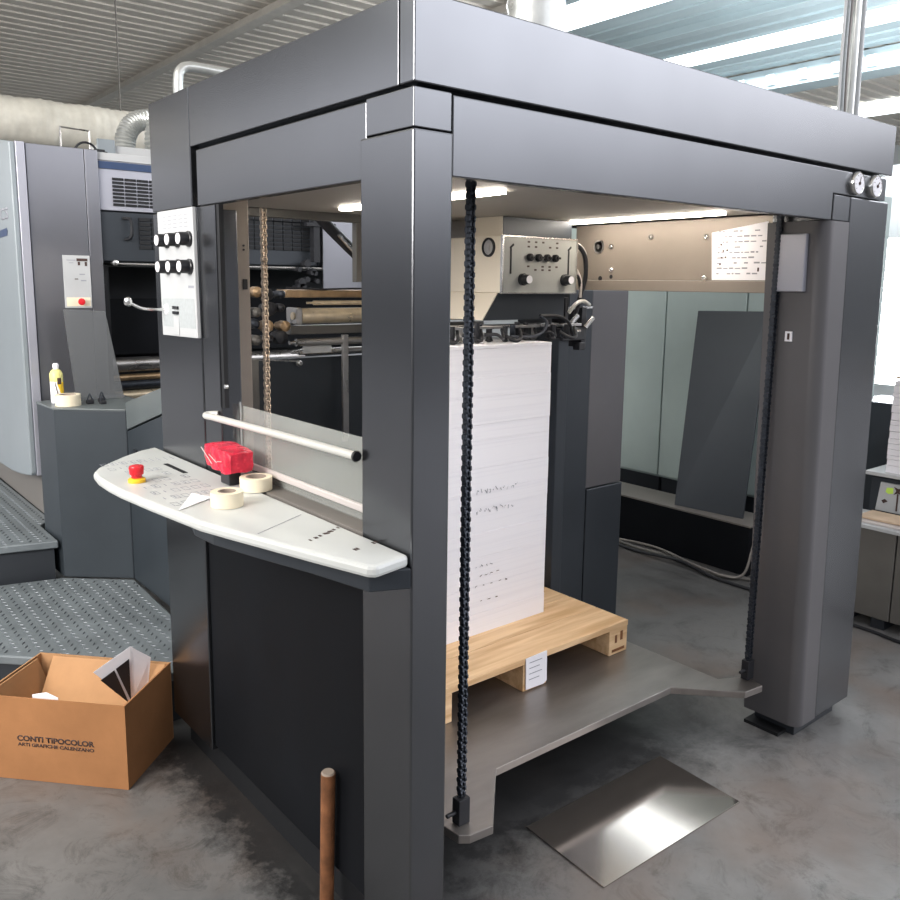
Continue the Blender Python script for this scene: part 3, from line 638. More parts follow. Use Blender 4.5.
off = Vector((-.006, -.006, 0)); i1, i2 = a_ * .78 + c_ * .0 + h_ * .22, c_ * .80 + h_ * .20
mid = (i1 + i2) * .5
sheetpoly([i1 + off, mid + off + Vector((-.002, 0, -.002)), h_ + off + Vector((-.004, 0, .004))], .001, 'black_page', 'black', br)
sheetpoly([mid + off + Vector((.003, 0, .001)), i2 + off, h_ + off + Vector((.003, 0, .01))], .001, 'black_page', 'black', br)
sheetpoly([F + v * .235 + u * .02 + zz * .01, F + v * .30 + u * .02 + zz * .01, F + v * .31 + u * .012 + zz * .283, F + v * .265 + u * .016 + zz * .292, F + v * .225 + u * .014 + zz * .278], .0012, 'scrap', 'paper', None)
tag(bpy.data.objects['scrap'], 'white scrap of paper inside the cardboard box near the front wall', 'paper').name = 'paper_scrap'

# ================================================================== LOOSE THINGS ON THE CONSOLE
def tape_roll(x, y, z, R, r, h, label, m='tape'):
    t = thing('tape_roll', (x, y, z), label, 'tape roll')
    b = MB(); b.lathe([(r, z), (R, z), (R, z + h), (r, z + h), (r, z)], (x, y, 0), 'z', 32); b.build('tape', m, t, smooth=True)
    b = MB(); b.lathe([(r - .004, z), (r - .0004, z), (r - .0004, z + h + .0005), (r - .004, z + h + .0005), (r - .004, z)], (x, y, 0), 'z', 28); b.build('core', 'tape_core', t, smooth=True)
    return t
tape_roll(-.133, .568, 1.011, .039, .022, .036, 'cream masking tape roll standing further forward of the two on the white console')
tape_roll(-.004, .672, 1.0115, .042, .027, .034, 'cream masking tape roll at the back edge of the white console by the window')
b = MB(); b.prism([(-.245, .59), (-.135, .655), (-.155, .73)], 'z', 1.0115, 1.013); tag(b.build('paper_slip', 'paper'), 'thin white paper slip beside the front tape roll on the console', 'paper')
rw = thing('red_wrapped_bundle', (-.030, .79, 1.011), 'bundle wrapped in shiny red film standing at the back of the white console', 'bundle')
b = MB(); random.seed(2)
rings = []
for i in range(9):
    t = i / 8; y = .862 - .16 * t
    ring_ = []
    for k in range(12):
        a = k * 2 * PI / 12 + .26; cx = .038 * max(-1, min(1, 1.35 * math.cos(a))); cz = .030 * max(-1, min(1, 1.35 * math.sin(a)))
        s_ = .85 if i in (0, 8) else 1; j = random.uniform(.93, 1.07)
        ring_.append((-.028 + cx * s_ * j, y, 1.083 - .004 * t + cz * s_ * j))
    rings.append(ring_)
b.loft(rings); b.build('film_wrap', 'redwrap', rw)
b = MB(); b.box(-.045, -.01, .745, .80, 1.011, 1.056); b.build('stand', 'black', rw, .003)
b = MB()
for k in range(3): b.tube([(-.067, .87 - k * .05, 1.100 - .012 * k), (-.068, .80 - k * .03, 1.065 + .008 * k)], .0011, 6)
b.build('film_crease', 'pinkrail', rw)

# ================================================================== PLATFORM STEPS, LEFT
def inside(p, poly):
    c = False; j = len(poly) - 1
    for i in range(len(poly)):
        if (poly[i][1] > p[1]) != (poly[j][1] > p[1]) and p[0] < (poly[j][0] - poly[i][0]) * (p[1] - poly[i][1]) / (poly[j][1] - poly[i][1]) + poly[i][0]: c = not c
        j = i
    return c
def tread_plate(poly, z, th, name, label, skirt):
    t = thing(name, (sum(p[0] for p in poly) / len(poly), sum(p[1] for p in poly) / len(poly), skirt), label, 'step')
    b = MB(); b.prism(poly, 'z', z - th, z); b.build('deck', 'tread', t, .006)
    cx = sum(p[0] for p in poly) / len(poly); cy = sum(p[1] for p in poly) / len(poly)
    q = [(cx + (p[0] - cx) * .96, cy + (p[1] - cy) * .96) for p in poly]
    b = MB(); b.prism(q, 'z', skirt, z - th - .001); b.build('riser', 'core', t)
    b = MB(); s = .034; xs = [p[0] for p in poly]; ys = [p[1] for p in poly]; j = 0; y = min(ys)
    while y < max(ys):
        x = min(xs) + (j % 2) * s; i = 0
        while x < max(xs):
            if all(inside((x + a, y + c), poly) for a, c in ((.014, .014), (-.014, -.014), (.014, -.014), (-.014, .014))):
                sg = 1 if (j % 2) else -1; dx, dy = .0105 * sg * .75, .0105; wx, wy = -dy * .33, dx * .33
                pts = [(x - dx, y - dy), (x + wx, y + wy), (x + dx, y + dy), (x - wx, y - wy)]
                A = [b.bm.verts.new((p[0], p[1], z + .0002)) for p in pts]; B = [b.bm.verts.new((x + (p[0] - x) * .6, y + (p[1] - y) * .6, z + .0032)) for p in pts]
                b.face(B)
                for k in range(4): b.face([A[k], A[(k + 1) % 4], B[(k + 1) % 4], B[k]])
            x += 2 * s
        y += s * .62; j += 1
    b.build('tread_pattern', 'tread_up', t)
    return t
tread_plate([(-1.1, 2.62), (-.02, 1.54), (-.004, 1.42), (.20, 1.42), (.245, 2.42), (.0, 2.64), (-.25, 2.705), (-1.1, 2.92)], .200, .035, 'tread_platform', 'low grey diamond tread platform behind the cardboard box', 0.0)
tread_plate([(-.012, 2.648), (-.25, 2.712), (-1.1, 2.93), (-1.1, 4.6), (.045, 4.6), (.055, 3.05), (-.012, 2.95)], .375, .035, 'tread_step', 'upper grey diamond tread step at the left edge, below the pale cover', 0.0)

# ================================================================== CABINETS, LEFT
ca = thing('corner_cabinet', (.2, 2.7, .2), 'slate grey angled corner cabinet with spray can and tape on top', 'cabinet')
CA = [(.246, 2.432), (.004, 2.645), (-.006, 2.90), (.20, 2.97), (.40, 2.97), (.40, 2.432)]
b = MB(); b.prism(CA, 'z', .201, .975); b.build('body', 'cab', ca, .003)
b = MB(); b.prism([(x + (-.004 if x < .3 else 0), y - .003) for x, y in CA], 'z', .9755, .984); b.build('top', 'cab_edge', ca, .002)
cbn = thing('side_cabinet', (.32, 1.9, .201), 'slate grey cabinet with slanted top between the corner cabinet and the feeder', 'cabinet')
b = MB(); b.prism([(1.45, .201), (2.425, .201), (2.425, .885), (1.45, 1.172)], 'x', .248, .36); b.build('body', 'cab', cbn, .003)
b = MB(); b.prism([(1.45, 1.180), (2.425, .893), (2.425, 1.015), (1.45, 1.26)], 'x', .246, .30); b.build('sloping_edge', 'cab_edge', cbn, .002)
b = MB(); b.box(.24, .2475, 2.30, 2.34, .76, .82); b.build('handle', 'black', cbn, .002)
b = MB(); b.box(.2462, .2478, 2.25, 2.30, .640, .650); b.build('keyhole_plate', 'silver', cbn)

sc = thing('spray_can', (.062, 2.80, .9845), 'white and yellow spray can on the corner cabinet', 'spray can')
x, y, z = .062, 2.80, .9845
b = MB(); b.lathe([(.026, z), (.028, z + .004), (.028, z + .135), (.020, z + .150)], (x, y, 0), 'z', 24); b.build('can_body', 'paper', sc, smooth=True)
b = MB(); b.lathe([(.0285, z + .10), (.0285, z + .134), (.0205, z + .151), (.012, z + .156)], (x, y, 0), 'z', 24); b.build('shoulder', 'pale_yellow', sc, smooth=True)
b = MB(); b.lathe([(.011, z + .156), (.013, z + .160), (.013, z + .178), (.009, z + .183)], (x, y, 0), 'z', 16); b.build('nozzle_cap', 'paper', sc, smooth=True)
def arc_patch(b, c, r, a0, a1, z0, z1, n=8, t=.0006):
    for k in range(n):
        p, q = a0 + (a1 - a0) * k / n, a0 + (a1 - a0) * (k + 1) / n
        A = [(c[0] + rr * math.cos(w), c[1] + rr * math.sin(w), zz_) for zz_ in (z0(k / n), z1(k / n)) for rr, w in ((r, p), (r + t, p))]
        B = [(c[0] + rr * math.cos(w), c[1] + rr * math.sin(w), zz_) for zz_ in (z0((k + 1) / n), z1((k + 1) / n)) for rr, w in ((r, q), (r + t, q))]
        VA = [b.bm.verts.new(p_) for p_ in (A[0], A[1], A[3], A[2])]; VB = [b.bm.verts.new(p_) for p_ in (B[0], B[1], B[3], B[2])]
        b.face(VA); b.face(VB[::-1])
        for i in range(4): b.face([VA[i], VA[(i + 1) % 4], VB[(i + 1) % 4], VB[i]])
b = MB(); arc_patch(b, (x, y), .0284, -1.75, -.4, lambda t: z + .09 - .075 * min(1, t * 1.6), lambda t: z + .099); b.build('yellow_label', 'yellow', sc)
b = MB(); arc_patch(b, (x, y), .0290, -2.05, -1.6, lambda t: z + .085 - .07 * t, lambda t: z + .105 - .07 * t, 4); arc_patch(b, (x, y), .029, -1.7, -1.1, lambda t: z + .088, lambda t: z + .118, 4); b.build('black_print', 'ink', sc)
tape_roll(.078, 2.69, .9845, .054, .036, .050, 'cream tape roll beside the spray can on the corner cabinet')
random.seed(8)
for (x, y, s_, lb) in ((.170, 2.68, 1.0, 'small black clip on the corner cabinet nearest the tape roll'), (.215, 2.64, .9, 'small black clip in the middle of the corner cabinet top'), (.235, 2.72, 1.0, 'small black clip on the corner cabinet near the smoked guard')):
    t = thing('black_clip', (x, y, .9845), lb, 'clip', 'black clips on the corner cabinet')
    b = MB(); b.box(x - .016 * s_, x + .016 * s_, y - .012, y + .012, .985, .985 + .018 * s_); b.build('clip_body', 'rubber', t, .004)
    b = MB(); b.tube(smooth_path([(x - .01, y, .985 + .018 * s_), (x, y, .985 + .045 * s_), (x + .012, y, .985 + .018 * s_)], 5), .003, 6); b.build('clip_arm', 'chain', t, smooth=True)

# ================================================================== PRINTING UNIT, LEFT BACK
pu = thing('printing_unit', (1.0, 3.6, 0), 'tall polished grey printing unit with vents and pale side cover, behind the feeder at left', 'printing machine')
b = MB()
prof = [(2.99, 2.162), (4.6, 2.40), (4.6, .56), (3.65, .56), (3.40, .566), (3.20, .585), (3.08, .602), (3.0, .614), (2.99, .63)]
b.prism(prof, 'x', -.03, -.004); b.build('side_cover', 'cover', pu, .006)
b = MB(); b.box(-.0035, .036, 2.985, 3.10, .612, 2.165); b.build('cover_edge', 'lilac', pu, .003)
b = MB(); b.box(.042, .297, 3.0, 3.04, .40, 2.163); b.build('tall_panel', 'tall', pu, .003)
b = MB(); b.box(.300, .362, 3.0, 3.04, .40, 2.163); b.build('tall_panel', 'tall', pu, .003)
b = MB(); b.box(.06, .36, 3.045, 4.6, .35, 2.15); b.build('unit_body', 'core', pu)
b = MB(); b.box(.055, .059, 3.06, 4.6, .376, .60); b.build('base_skirt', 'inner', pu)
b = MB(); b.box(.366, 2.7, 3.06, 5.3, 1.63, 2.155); b.box(.37, 2.7, 3.5, 4.0, .2, 1.62); b.build('unit_body', 'core', pu)
segs = [(.367, .86), (.865, 1.58), (1.585, 2.2), (2.205, 2.7)]
for i, (x0, x1) in enumerate(segs):
    b = MB(); b.box(x0, x1, 3.02, 3.055, 1.885, 2.120); vp = b.build('vent_panel', 'lilac' if i != 9 else 'tall', pu, .003)
    b = MB(); b.box(x0, x1, 3.02, 3.055, 1.64, 1.878); b.build('lower_panel', 'paint_dark', pu, .003)
    b = MB(); b.box(x0, x1, 3.02, 3.055, 2.122, 2.158); b.build('top_strip', 'lightgrey', pu, .002)
b = MB(); b.box(.367, 2.7, 3.012, 3.0195, 2.082, 2.116); b.build('blue_stripe', 'blue', pu)
def grille(x0, x1, z0, z1, nx, nz, y=3.012):
    w = (x1 - x0) / nx; h = (z1 - z0) / nz
    b = MB()
    for i in range(nx):
        for j in range(nz):
            b.box(x0 + i * w + .006, x0 + (i + 1) * w - .002, y, y + .007, z0 + j * h + .003, z0 + (j + 1) * h - .003)
    return b.build('vent', 'gap', pu)
grille(.425, .79, 1.905, 2.045, 6, 8); grille(.545, .80, 1.70, 1.86, 4, 7)
grille(1.12, 1.53, 1.72, 1.925, 7, 9); grille(.90, 1.09, 1.72, 1.925, 3, 9)
b = MB(); b.box(1.10, 1.56, 3.0, 3.018, 1.936, 1.95); b.box(1.10, 1.56, 3.0, 3.018, 1.958, 1.968); b.build('light_trim', 'silver', pu)
b = MB(); b.tube(smooth_path([(.475, 3.015, 1.85), (.50, 2.99, 1.845), (.505, 2.985, 1.81), (.50, 2.985, 1.76), (.48, 3.015, 1.745)], 5), .008, 8); b.build('handle', 'black', pu, smooth=True)
b = MB(); b.tube([(.42, 3.0, 1.625), (1.6, 3.0, 1.625)], .008, 8); b.build('grip_rod', 'silver', pu, smooth=True)
b = MB(); b.lathe([(.002, 2.94), (.014, 2.945), (.016, 2.96), (.010, 2.975), (.008, 3.0)], (.405, 0, 1.63), 'y', 12); b.build('knob', 'silver', pu, smooth=True)
for z, r, m in ((1.10, .04, 'steel'), (.99, .025, 'chain'), (1.03, .018, 'brass'), (.93, .03, 'brass_light')):  # last, pale brass roller: its tone stands in for a lamp's yellow reflection
    b = MB(); b.lathe([(r, .38), (r, 1.6)], (0, 3.25, z), 'x', 20); b.build('roller', m, pu, smooth=True)
b = MB(); b.box(.366, .40, 3.05, 3.4, .5, 1.62); b.build('side_frame', 'gap', pu)
b = MB(); b.box(.38, 2.7, 3.3, 3.34, 1.15, 1.45); b.build('guard_plate', 'panel_black', pu)
b = MB(); b.box(1.6, 1.92, 2.985, 3.0, 1.5, 1.97); b.build('side_guard', 'tall', pu, .002)
b = MB()
random.seed(31)
for k in range(14):
    x = 1.46 + random.uniform(-.08, .08); z = 1.50 + random.uniform(-.02, .16); r = random.uniform(.012, .024)
    b.lathe([(r, 2.93), (r, 2.96), (r * .6, 2.98), (r * .6, 3.0)], (x, 0, z), 'y', 10)
b.box(1.52, 1.56, 2.95, 2.99, 1.66, 1.95); b.box(1.47, 1.66, 2.94, 2.97, 1.86, 1.88)
b.build('valve_cluster', 'rubber', pu, smooth=True)
b = MB(); b.box(.173, .297, 2.992, 2.999, 1.412, 1.662); op = b.build('operating_panel', 'lightgrey', pu, .001)
b = MB(); b.box(.235, .285, 2.990, 2.9915, 1.635, 1.648); b.box(.24, .25, 2.990, 2.9915, 1.615, 1.632); b.box(.272, .282, 2.990, 2.9915, 1.612, 1.632); b.box(.222, .238, 2.990, 2.9915, 1.548, 1.552); b.build('panel_print', 'ink', op)
b = MB(); b.box(.19, .23, 2.990, 2.9915, 1.637, 1.641); b.box(.20, .22, 2.990, 2.9915, 1.625, 1.628); b.box(.245, .27, 2.99, 2.9915, 1.57, 1.575); b.box(.25, .275, 2.99, 2.9915, 1.54, 1.545); b.build('faint_print', 'ink_faint', op)
b = MB(); b.lathe([(.008, 2.992), (.008, 2.975), (.017, 2.972), (.015, 2.965), (.002, 2.962)], (.243, 0, 1.442), 'y', 16); b.build('red_button', 'red', op, smooth=True)
b = MB(); b.box(.18, .29, 2.9905, 2.9918, 1.42, 1.462); b.build('yellow_field', 'tape', op)
# smoked guard standing on the cabinet edge
b = MB()
P = [(.118, 2.83, 1.412), (.305, 2.83, 1.400), (.362, 2.79, .986), (.142, 2.79, .986)]
t_ = Vector((0, .004, 0)); A = [b.bm.verts.new(p) for p in P]; B = [b.bm.verts.new(Vector(p) + t_) for p in P]; b.face(A); b.face(B[::-1])
for i in range(4): b.face([A[i], A[(i + 1) % 4], B[(i + 1) % 4], B[i]])
tag(b.build('splash_guard', 'smoke'), 'smoked transparent splash guard leaning behind the corner cabinet top', 'guard')
# lettering on the cover, seen from the left side
def cover_text(s, y_, z_, w, h, m): return text_obj('lettering', s, w, h, (-.0306, y_, z_), (0, -1, 0), (0, 0, 1), m, pu, bold=.02)
cover_text('CS', 3.245, 1.822, .165, .055, 'ink_faint')
b = MB(); b.prism([(3.30, 1.775), (3.13, 1.785), (3.115, 1.770), (3.13, 1.748), (3.30, 1.742)], 'x', -.0318, -.0305); b.build('blue_emblem', 'blue', pu, .001)

# ================================================================== DUCTS AND PIPES
b = MB(); pts = []; x = -2.2; k = 0
while x < 1.85: pts.append((x, 6.0, 2.75)); x += .022
rr = [.176 + .0035 * math.sin(i * 1.9) + .004 * math.sin(i * .37) + random.uniform(-.002, .002) for i in range(len(pts))]
b.tube(pts, rr, 28)
dk = tag(b.build('foil_duct', 'duct', smooth=True), 'long ribbed pale foil air duct running behind the printing unit', 'air duct')
for x in (-1.2, .2, 1.5):
    b = MB(); b.tube([(x, 6.0, 2.9), (x, 6.0, 4.5)], .006, 6); b.build('hanger', 'darkbrown', dk)
for nm, pts, r, lb in (('flexible_duct', [(1.18, 5, 2.157), (1.18, 5, 2.40), (1.19, 5, 2.56), (1.25, 5, 2.66), (1.36, 5, 2.70), (1.6, 5, 2.70)], .075, 'silver flexible duct elbow at the end of the pale foil duct, left one'),
                       ('flexible_duct', [(1.34, 4.8, 2.157), (1.34, 4.8, 2.38), (1.34, 4.8, 2.56), (1.39, 4.8, 2.70), (1.50, 4.8, 2.79), (1.75, 4.8, 2.80)], .085, 'silver flexible duct elbow right beside the feeder top corner')):
    q = smooth_path(pts, 12); b = MB(); b.tube(q, r, 20, rib=.90); o = b.build(nm, 'duct_silver', smooth=True); tag(o, lb, 'air duct', 'silver flexible duct elbows')
b = MB(); b.tube(smooth_path([(.98, 3.5, 2.156), (.98, 3.5, 2.5), (.98, 3.5, 2.66), (1.0, 3.5, 2.72), (1.06, 3.5, 2.745), (1.25, 3.5, 2.745), (1.8, 3.5, 2.745)], 6), .028, 16)
tag(b.build('steel_elbow_pipe', 'duct_silver', smooth=True), 'thin steel elbow pipe rising above the printing unit', 'pipe')
b = MB(); q = [(1.305, 1.0, 2.062 + k * .03) for k in range(80)]; b.tube(q, .108, 24, rib=.93)
tag(b.build('roof_duct', 'duct_silver', smooth=True), 'vertical ribbed silver duct rising from the feeder roof', 'air duct')
bkt = thing('roof_bracket', (.35, 3.3, 2.16), 'small metal hoop bracket with a wheel on top of the printing unit', 'bracket')
b = MB(); b.tube([(.28, 3.3, 2.155), (.28, 3.3, 2.30), (.42, 3.3, 2.295), (.42, 3.3, 2.155)], .006, 8); b.build('hoop', 'steel', bkt)
b = MB(); b.tube([(.385 + .055 * math.cos(a * PI / 14), 3.25, 2.175 + .055 * math.sin(a * PI / 14)) for a in range(15)], .006, 8); b.build('wheel_rim', 'rubber', bkt)
b = MB(); b.box(.42, .47, 3.22, 3.28, 2.1635, 2.20); b.tube([(.40, 3.25, 2.19), (.49, 3.25, 2.185)], .010, 8); b.build('hub', 'rubber', bkt, .003)
tb = thing('terminal_box', (.6, 3.5, 2.156), 'pale terminal box on top of the printing unit beside the ducts', 'box')
b = MB(); b.box(.50, .80, 3.42, 3.56, 2.1585, 2.255); b.build('housing', 'lightgrey', tb, .004)
b = MB(); b.box(.49, .58, 3.40, 3.419, 2.17, 2.28); b.build('lid', 'cover', tb, .002)
# conduits and cables rising from the feeder roof
for i, (x, r, m, nm, lb) in enumerate(((1.795, .0045, 'lightgrey', 'thin_cable', 'thin pale cable, leftmost riser on the feeder roof'), (1.815, .006, 'midgrey', 'thin_cable', 'thin grey cable, second riser from the left on the feeder roof'), (1.832, .006, 'inner', 'thin_cable', 'darker cable next to the steel conduit on the feeder roof'),
        (1.865, .014, 'duct_silver', 'steel_conduit', 'thick shiny steel conduit rising from the feeder roof'), (1.905, .011, 'lightgrey', 'steel_conduit', 'narrower grey conduit, rightmost riser on the feeder roof'))):
    b = MB(); a = .012 if i < 3 else 0
    b.tube(smooth_path([(x, .10, 2.061), (x - a, .10, 2.25), (x + a * .6, .11, 2.5), (x - a * .3, .11, 2.9), (x, .12, 4.44)], 6) if i < 3 else [(x, .10, 2.061), (x, .12, 4.44)], r, 10)
    tag(b.build(nm, m, smooth=True), lb, 'cable' if i < 3 else 'pipe')

# ================================================================== RIGHT BACKGROUND
tr = thing('cable_trunk', (3.11, 1.8, 0), 'low dark box with pale top edge on the floor below the pale green cabinets', 'cable trunk')
b = MB(); b.box(3.04, 3.30, 1.02, 2.9, 0, .272); b.build('body', 'panel_black', tr, .003)
b = MB(); b.box(3.035, 3.30, 1.015, 2.9, .2725, .282); b.build('top', 'inner', tr, .001)
for i, (y0, y1, lb) in enumerate(((1.968, 2.55, 'pale green tall cabinet, furthest left behind the feeder'), (1.405, 1.964, 'pale green tall cabinet behind the leaning dark panel'), (.86, 1.401, 'pale green tall cabinet partly behind the right post'), (2.554, 3.1, 'pale green tall cabinet hidden mostly by the rear column'))):
    t = thing('green_cabinet', (3.7, (y0 + y1) / 2, 0), lb, 'cabinet', 'pale green cabinets in a row behind the feeder')
    b = MB(); b.box(3.52, 4.0, y0, y1, .31, 2.05); b.build('carcass', 'green', t, .002)
    b = MB(); b.box(3.50, 3.518, y0 + .003, y1 - .003, .325, 2.04); b.build('door', 'green', t, .003)
    b = MB(); b.box(3.53, 3.98, y0 + .01, y1 - .01, 0, .309); b.build('plinth', 'core', t)
lp = [(3.085, 1.535, .2825), (3.135, 1.125, .2825), (3.43, 1.215, 1.412), (3.40, 1.665, 1.402)]
b = MB(); n_ = (Vector(lp[1]) - Vector(lp[0])).cross(Vector(lp[3]) - Vector(lp[0])).normalized() * -.018
if n_.x < 0: n_ = -n_
A = [b.bm.verts.new(p) for p in lp]; B = [b.bm.verts.new(Vector(p) + Vector((n_.x, n_.y, max(0, n_.z)))) for p in lp]; b.face(A); b.face(B[::-1])
for i in range(4): b.face([A[i], A[(i + 1) % 4], B[(i + 1) % 4], B[i]])
tag(b.build('leaning_panel', 'paint_dark', bevel=.002), 'dark grey metal panel leaning against the pale green cabinets', 'panel')
cbl = [([(3.02, 2.2, .01), (2.95, 1.75, .012), (2.96, 1.45, .013), (2.90, 1.15, .012), (3.0, .95, .012), (3.1, .7, .012)], .010, 'grey floor cable nearest the low dark box', 'darkbrown'),
       ([(3.0, 2.2, .008), (2.90, 1.7, .010), (2.90, 1.35, .03), (2.86, 1.1, .012), (2.86, .8, .010)], .009, 'dark floor cable lying furthest from the low dark box', 'rubber'),
       ([(2.93, 2.1, .009), (2.98, 1.6, .035), (2.88, 1.2, .035), (2.94, 1.0, .03), (3.0, .97, .20)], .007, 'grey floor cable looping up at the right end', 'inner')]
for pts, r, lb, m in cbl:
    b = MB(); b.tube(smooth_path(pts, 10), r, 8); tag(b.build('floor_cable', m, smooth=True), lb, 'cable', 'cables on the floor by the low box')
# right edge: low cabinet, stand with sign and paper
lc = thing('low_cabinet', (3.0, .35, 0), 'low grey-brown cabinet on the floor at the right edge', 'cabinet')
b = MB(); b.box(2.88, 3.14, -.30, .215, .05, .46); b.build('door', 'darkbrown', lc, .003); b = MB(); b.box(2.878, 3.14, .22, .52, .05, .46); b.build('body', 'darkbrown', lc, .003)
b = MB(); b.box(2.87, 3.15, -.30, .53, .461, .478); b.build('top', 'lightgrey', lc, .002)
for y0, y1 in ((.24, .30), (.40, .5), (-.25, -.1)):
    b = MB(); b.box(2.89, 3.12, y0, y1, 0, .049); b.build('foot', 'core', lc)
for k, (y0, y1, z) in enumerate(((.05, .50, .4785), (-.05, .42, .4905))):
    b = MB(); b.box(2.90 + .03 * k, 3.05 + .03 * k, y0, y1, z, z + .010); tag(b.build('loose_plank', ['pinkrail', 'slat'][k], bevel=.002), ['pale slat lying directly on the low cabinet top', 'brown slat, upper of the two on the low cabinet'][k], 'slat', 'slats on the low cabinet')
b = MB(); b.tube(smooth_path([(2.84, .55, .008), (2.83, .40, .008), (2.82, .25, .008), (2.80, .10, .008), (2.84, -.2, .008), (3.0, -.6, .008)], 8), .008, 8); tag(b.build('floor_cable', 'rubber', smooth=True), 'black cable on the floor around the foot of the low cabinet', 'cable')
stn = thing('sign_stand', (3.4, .1, 0), 'dark stand at the right edge with pale top board and green-marked display panel', 'stand')
b = MB(); b.box(3.20, 3.7, -.5, .49, 0, .636); b.build('body', 'paint_dark', stn, .004)
b = MB(); b.box(3.16, 3.7, -.5, .505, .650, .668); b.build('top_board', 'lightgrey', stn, .002)
b = MB(); b.box(3.22, 3.68, -.48, .47, .6365, .6495); b.build('top_rail', 'core', stn)
b = MB(); b.prism([(.437, .619), (-.25, .619), (-.25, .477), (.452, .477)], 'x', 3.185, 3.199); dp = b.build('display_panel', 'lightgrey', stn, .002)
b = MB(); 
for y0, y1 in ((.375, .405), (.29, .335)): b.prism([(y0, .60), (y1, .597), (y1 + .005, .575), (y1 - .01, .567), (y0, .572)], 'x', 3.183, 3.1845)
b.build('green_mark', 'led', dp)
b = MB(); b.prism([(.372, .607), (.352, .600), (.332, .607), (.345, .588), (.332, .572), (.352, .578), (.372, .568), (.36, .588)], 'x', 3.1815, 3.1828); b.box(3.1815, 3.1828, .349, .356, .49, .575); b.prism([(.41, .54), (.425, .53), (.415, .517), (.395, .53)], 'x', 3.1815, 3.1828); b.build('black_mark', 'ink', dp)
b = MB(); b.box(3.1815, 3.1828, .28, .338, .54, .548); b.build('line_mark', 'ink_faint', dp)
b = MB(); random.seed(6); z = .6685
while z < 1.10:
    h = random.uniform(.02, .04); e = random.uniform(-.003, .003); b.box(3.20, 3.65, -.45 + e, .425 + e, z, z + h - .002); z += h
pp_ = tag(b.build('sheet_pile', 'paper'), 'pile of grey-white sheets on the pale board at the right edge', 'paper pile')
for k in range(3):
    z = 1.125 + k * .016; b = MB(); b.box(3.20, 3.65, -.45 + .01 * k, .42 - .012 * k, z, z + .011); tag(b.build('wooden_board', 'slat', bevel=.002), ['lowest brown board on top of the sheet pile at the right edge', 'middle brown board on top of the sheet pile at the right edge', 'topmost brown board on the sheet pile at the right edge'][k], 'board', 'boards on the sheet pile')
b = MB(); b.box(3.75, 4.1, .62, .86, 0, .93); b.build('x', 'paint_dark') if False else tag(b.build('dark_locker', 'paint_dark', bevel=.004), 'dark narrow locker behind the right feeder post', 'locker')

# ================================================================== LIGHTS, WORLD, CAMERA
def area(name, loc, target, sx, sy, power, col=(1, 1, 1)):
    l = bpy.data.lights.new(name, 'AREA'); l.shape = 'RECTANGLE'; l.size = sx; l.size_y = sy; l.energy = power; l.color = col
    o = bpy.data.objects.new(name, l); C.objects.link(o); o.location = loc
    o.rotation_euler = (Vector(target) - Vector(loc)).to_track_quat('-Z', 'Y').to_euler(); return o
area('skylight_daylight', (9.3, 3, 4.42), (9.3, 3, 0), 1.3, 9, 330, (.92, .97, 1))
area('hall_fill', (2.4, -2.3, 4.1), (1.6, .0, 1.7), 4.2, 2.2, 40, (.93, .94, 1))  # added fill light brightening the front fascia, no fixture there
area('hall_fill', (-2.5, 3.0, 4.2), (-1.0, 2.5, .5), 1.2, 3.0, 70, (.97, 1, .98))  # added fill light over the left side, no fixture
area('hall_fill', (4.0, 5, 4.2), (2.5, 3, 0), 3, 1, 70, (.95, .98, 1))  # added fill light over the back, no fixture
area('ceiling_fill', (-3.5, .5, 2.6), (0, 6, 4.5), 3, 1.5, 330, (1, .95, .90))  # added upward fill brightening the left ceiling, no fixture there
area('ceiling_fill', (7.0, 1.6, 3.3), (9.0, 6, 4.5), 3, 1.5, 170, (.93, .97, 1))  # added upward fill for the right-hand ceiling, no fixture
w = bpy.data.worlds.new('hall_daylight'); bpy.context.scene.world = w; w.use_nodes = True
nt = w.node_tree; bg = nt.nodes['Background']; tcw = nd(nt, 'ShaderNodeTexCoord'); sp = nd(nt, 'ShaderNodeSeparateXYZ'); nt.links.new(tcw.outputs['Generated'], sp.inputs[0])
cr = nd(nt, 'ShaderNodeValToRGB'); mrw = nd(nt, 'ShaderNodeMapRange'); mrw.inputs['From Min'].default_value = -1; mrw.inputs['From Max'].default_value = 1
nt.links.new(sp.outputs['Z'], mrw.inputs['Value']); nt.links.new(mrw.outputs[0], cr.inputs[0])
e = cr.color_ramp.elements; e[0].position = .38; e[0].color = (.04, .045, .05, 1); e[1].position = .62; e[1].color = (1.45, 1.45, 1.52, 1)
for p_, c_ in ((.48, (.20, .21, .23, 1)), (.51, (.40, .41, .44, 1)), (.56, (1.1, 1.1, 1.16, 1))):
    q_ = cr.color_ramp.elements.new(p_); q_.color = c_
dt = nd(nt, 'ShaderNodeVectorMath', operation='DOT_PRODUCT'); dt.inputs[1].default_value = (.8, -.6, 0); nt.links.new(tcw.outputs['Generated'], dt.inputs[0])
mr2 = nd(nt, 'ShaderNodeMapRange'); mr2.inputs['From Min'].default_value = -.6; mr2.inputs['From Max'].default_value = 1; mr2.inputs['To Min'].default_value = .58; mr2.inputs['To Max'].default_value = .58
nt.links.new(dt.outputs['Value'], mr2.inputs['Value']); mr3 = nd(nt, 'ShaderNodeMapRange', interpolation_type='SMOOTHSTEP'); mr3.inputs['From Min'].default_value = .78; mr3.inputs['From Max'].default_value = .96; mr3.inputs['To Max'].default_value = 3.4  # added bright patch to the front right, mirrored in the front fascia
mr4 = nd(nt, 'ShaderNodeMapRange', interpolation_type='SMOOTHSTEP'); mr4.inputs['From Min'].default_value = .04; mr4.inputs['From Max'].default_value = .26
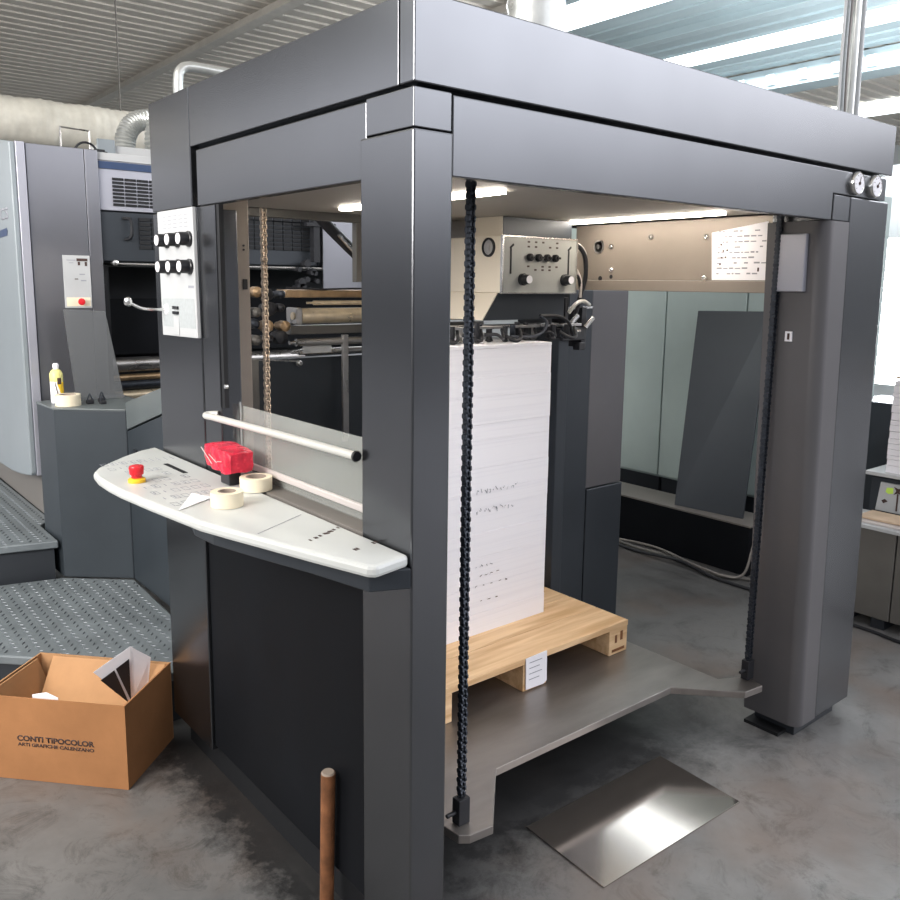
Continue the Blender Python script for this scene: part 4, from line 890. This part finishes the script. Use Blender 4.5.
dt2 = nd(nt, 'ShaderNodeVectorMath', operation='DOT_PRODUCT'); dt2.inputs[1].default_value = (-.5, .866, 0); nt.links.new(tcw.outputs['Generated'], dt2.inputs[0])
mr5 = nd(nt, 'ShaderNodeMapRange', interpolation_type='SMOOTHSTEP'); mr5.inputs['From Min'].default_value = .82; mr5.inputs['From Max'].default_value = .96; mr5.inputs['To Max'].default_value = 1.9  # added bright lobe at the back left, lifts the side fascia's reflection
nt.links.new(dt2.outputs['Value'], mr5.inputs['Value']); mx5 = nd(nt, 'ShaderNodeMath', operation='ADD')
nt.links.new(dt.outputs['Value'], mr3.inputs['Value']); nt.links.new(sp.outputs['Z'], mr4.inputs['Value'])
mm = nd(nt, 'ShaderNodeMath', operation='MULTIPLY'); nt.links.new(mr3.outputs[0], mx5.inputs[0]); nt.links.new(mr5.outputs[0], mx5.inputs[1]); nt.links.new(mx5.outputs[0], mm.inputs[0]); nt.links.new(mr4.outputs[0], mm.inputs[1])
ad = nd(nt, 'ShaderNodeMath', operation='ADD'); nt.links.new(mm.outputs[0], ad.inputs[0]); nt.links.new(mr2.outputs[0], ad.inputs[1]); nt.links.new(ad.outputs[0], bg.inputs['Strength'])
nt.links.new(cr.outputs[0], bg.inputs['Color'])

cam = bpy.data.cameras.new('camera'); co = bpy.data.objects.new('camera', cam); C.objects.link(co)
R_ = Vector((0.77597313, -0.6306721, 0.01088138)); U_ = Vector((0.09273496, 0.13112988, 0.98701833)); F_ = Vector((0.62391179, 0.76489062, -0.16023862))
mt = Matrix((R_, U_, -F_)).transposed().to_4x4(); mt.translation = Vector((-.97389599, -1.28875057, 1.55)); co.matrix_world = mt
cam.sensor_width = 36; cam.lens = 835.73 / 900 * 36; cam.shift_x = (450 - 443.01) / 900; cam.shift_y = (418.72 - 450) / 900; cam.clip_start = .05
S = bpy.context.scene; S.camera = co
S.view_settings.view_transform = 'Standard'; S.view_settings.look = 'None'; S.view_settings.exposure = .25; S.view_settings.gamma = 1
S.view_settings.use_curve_mapping = False
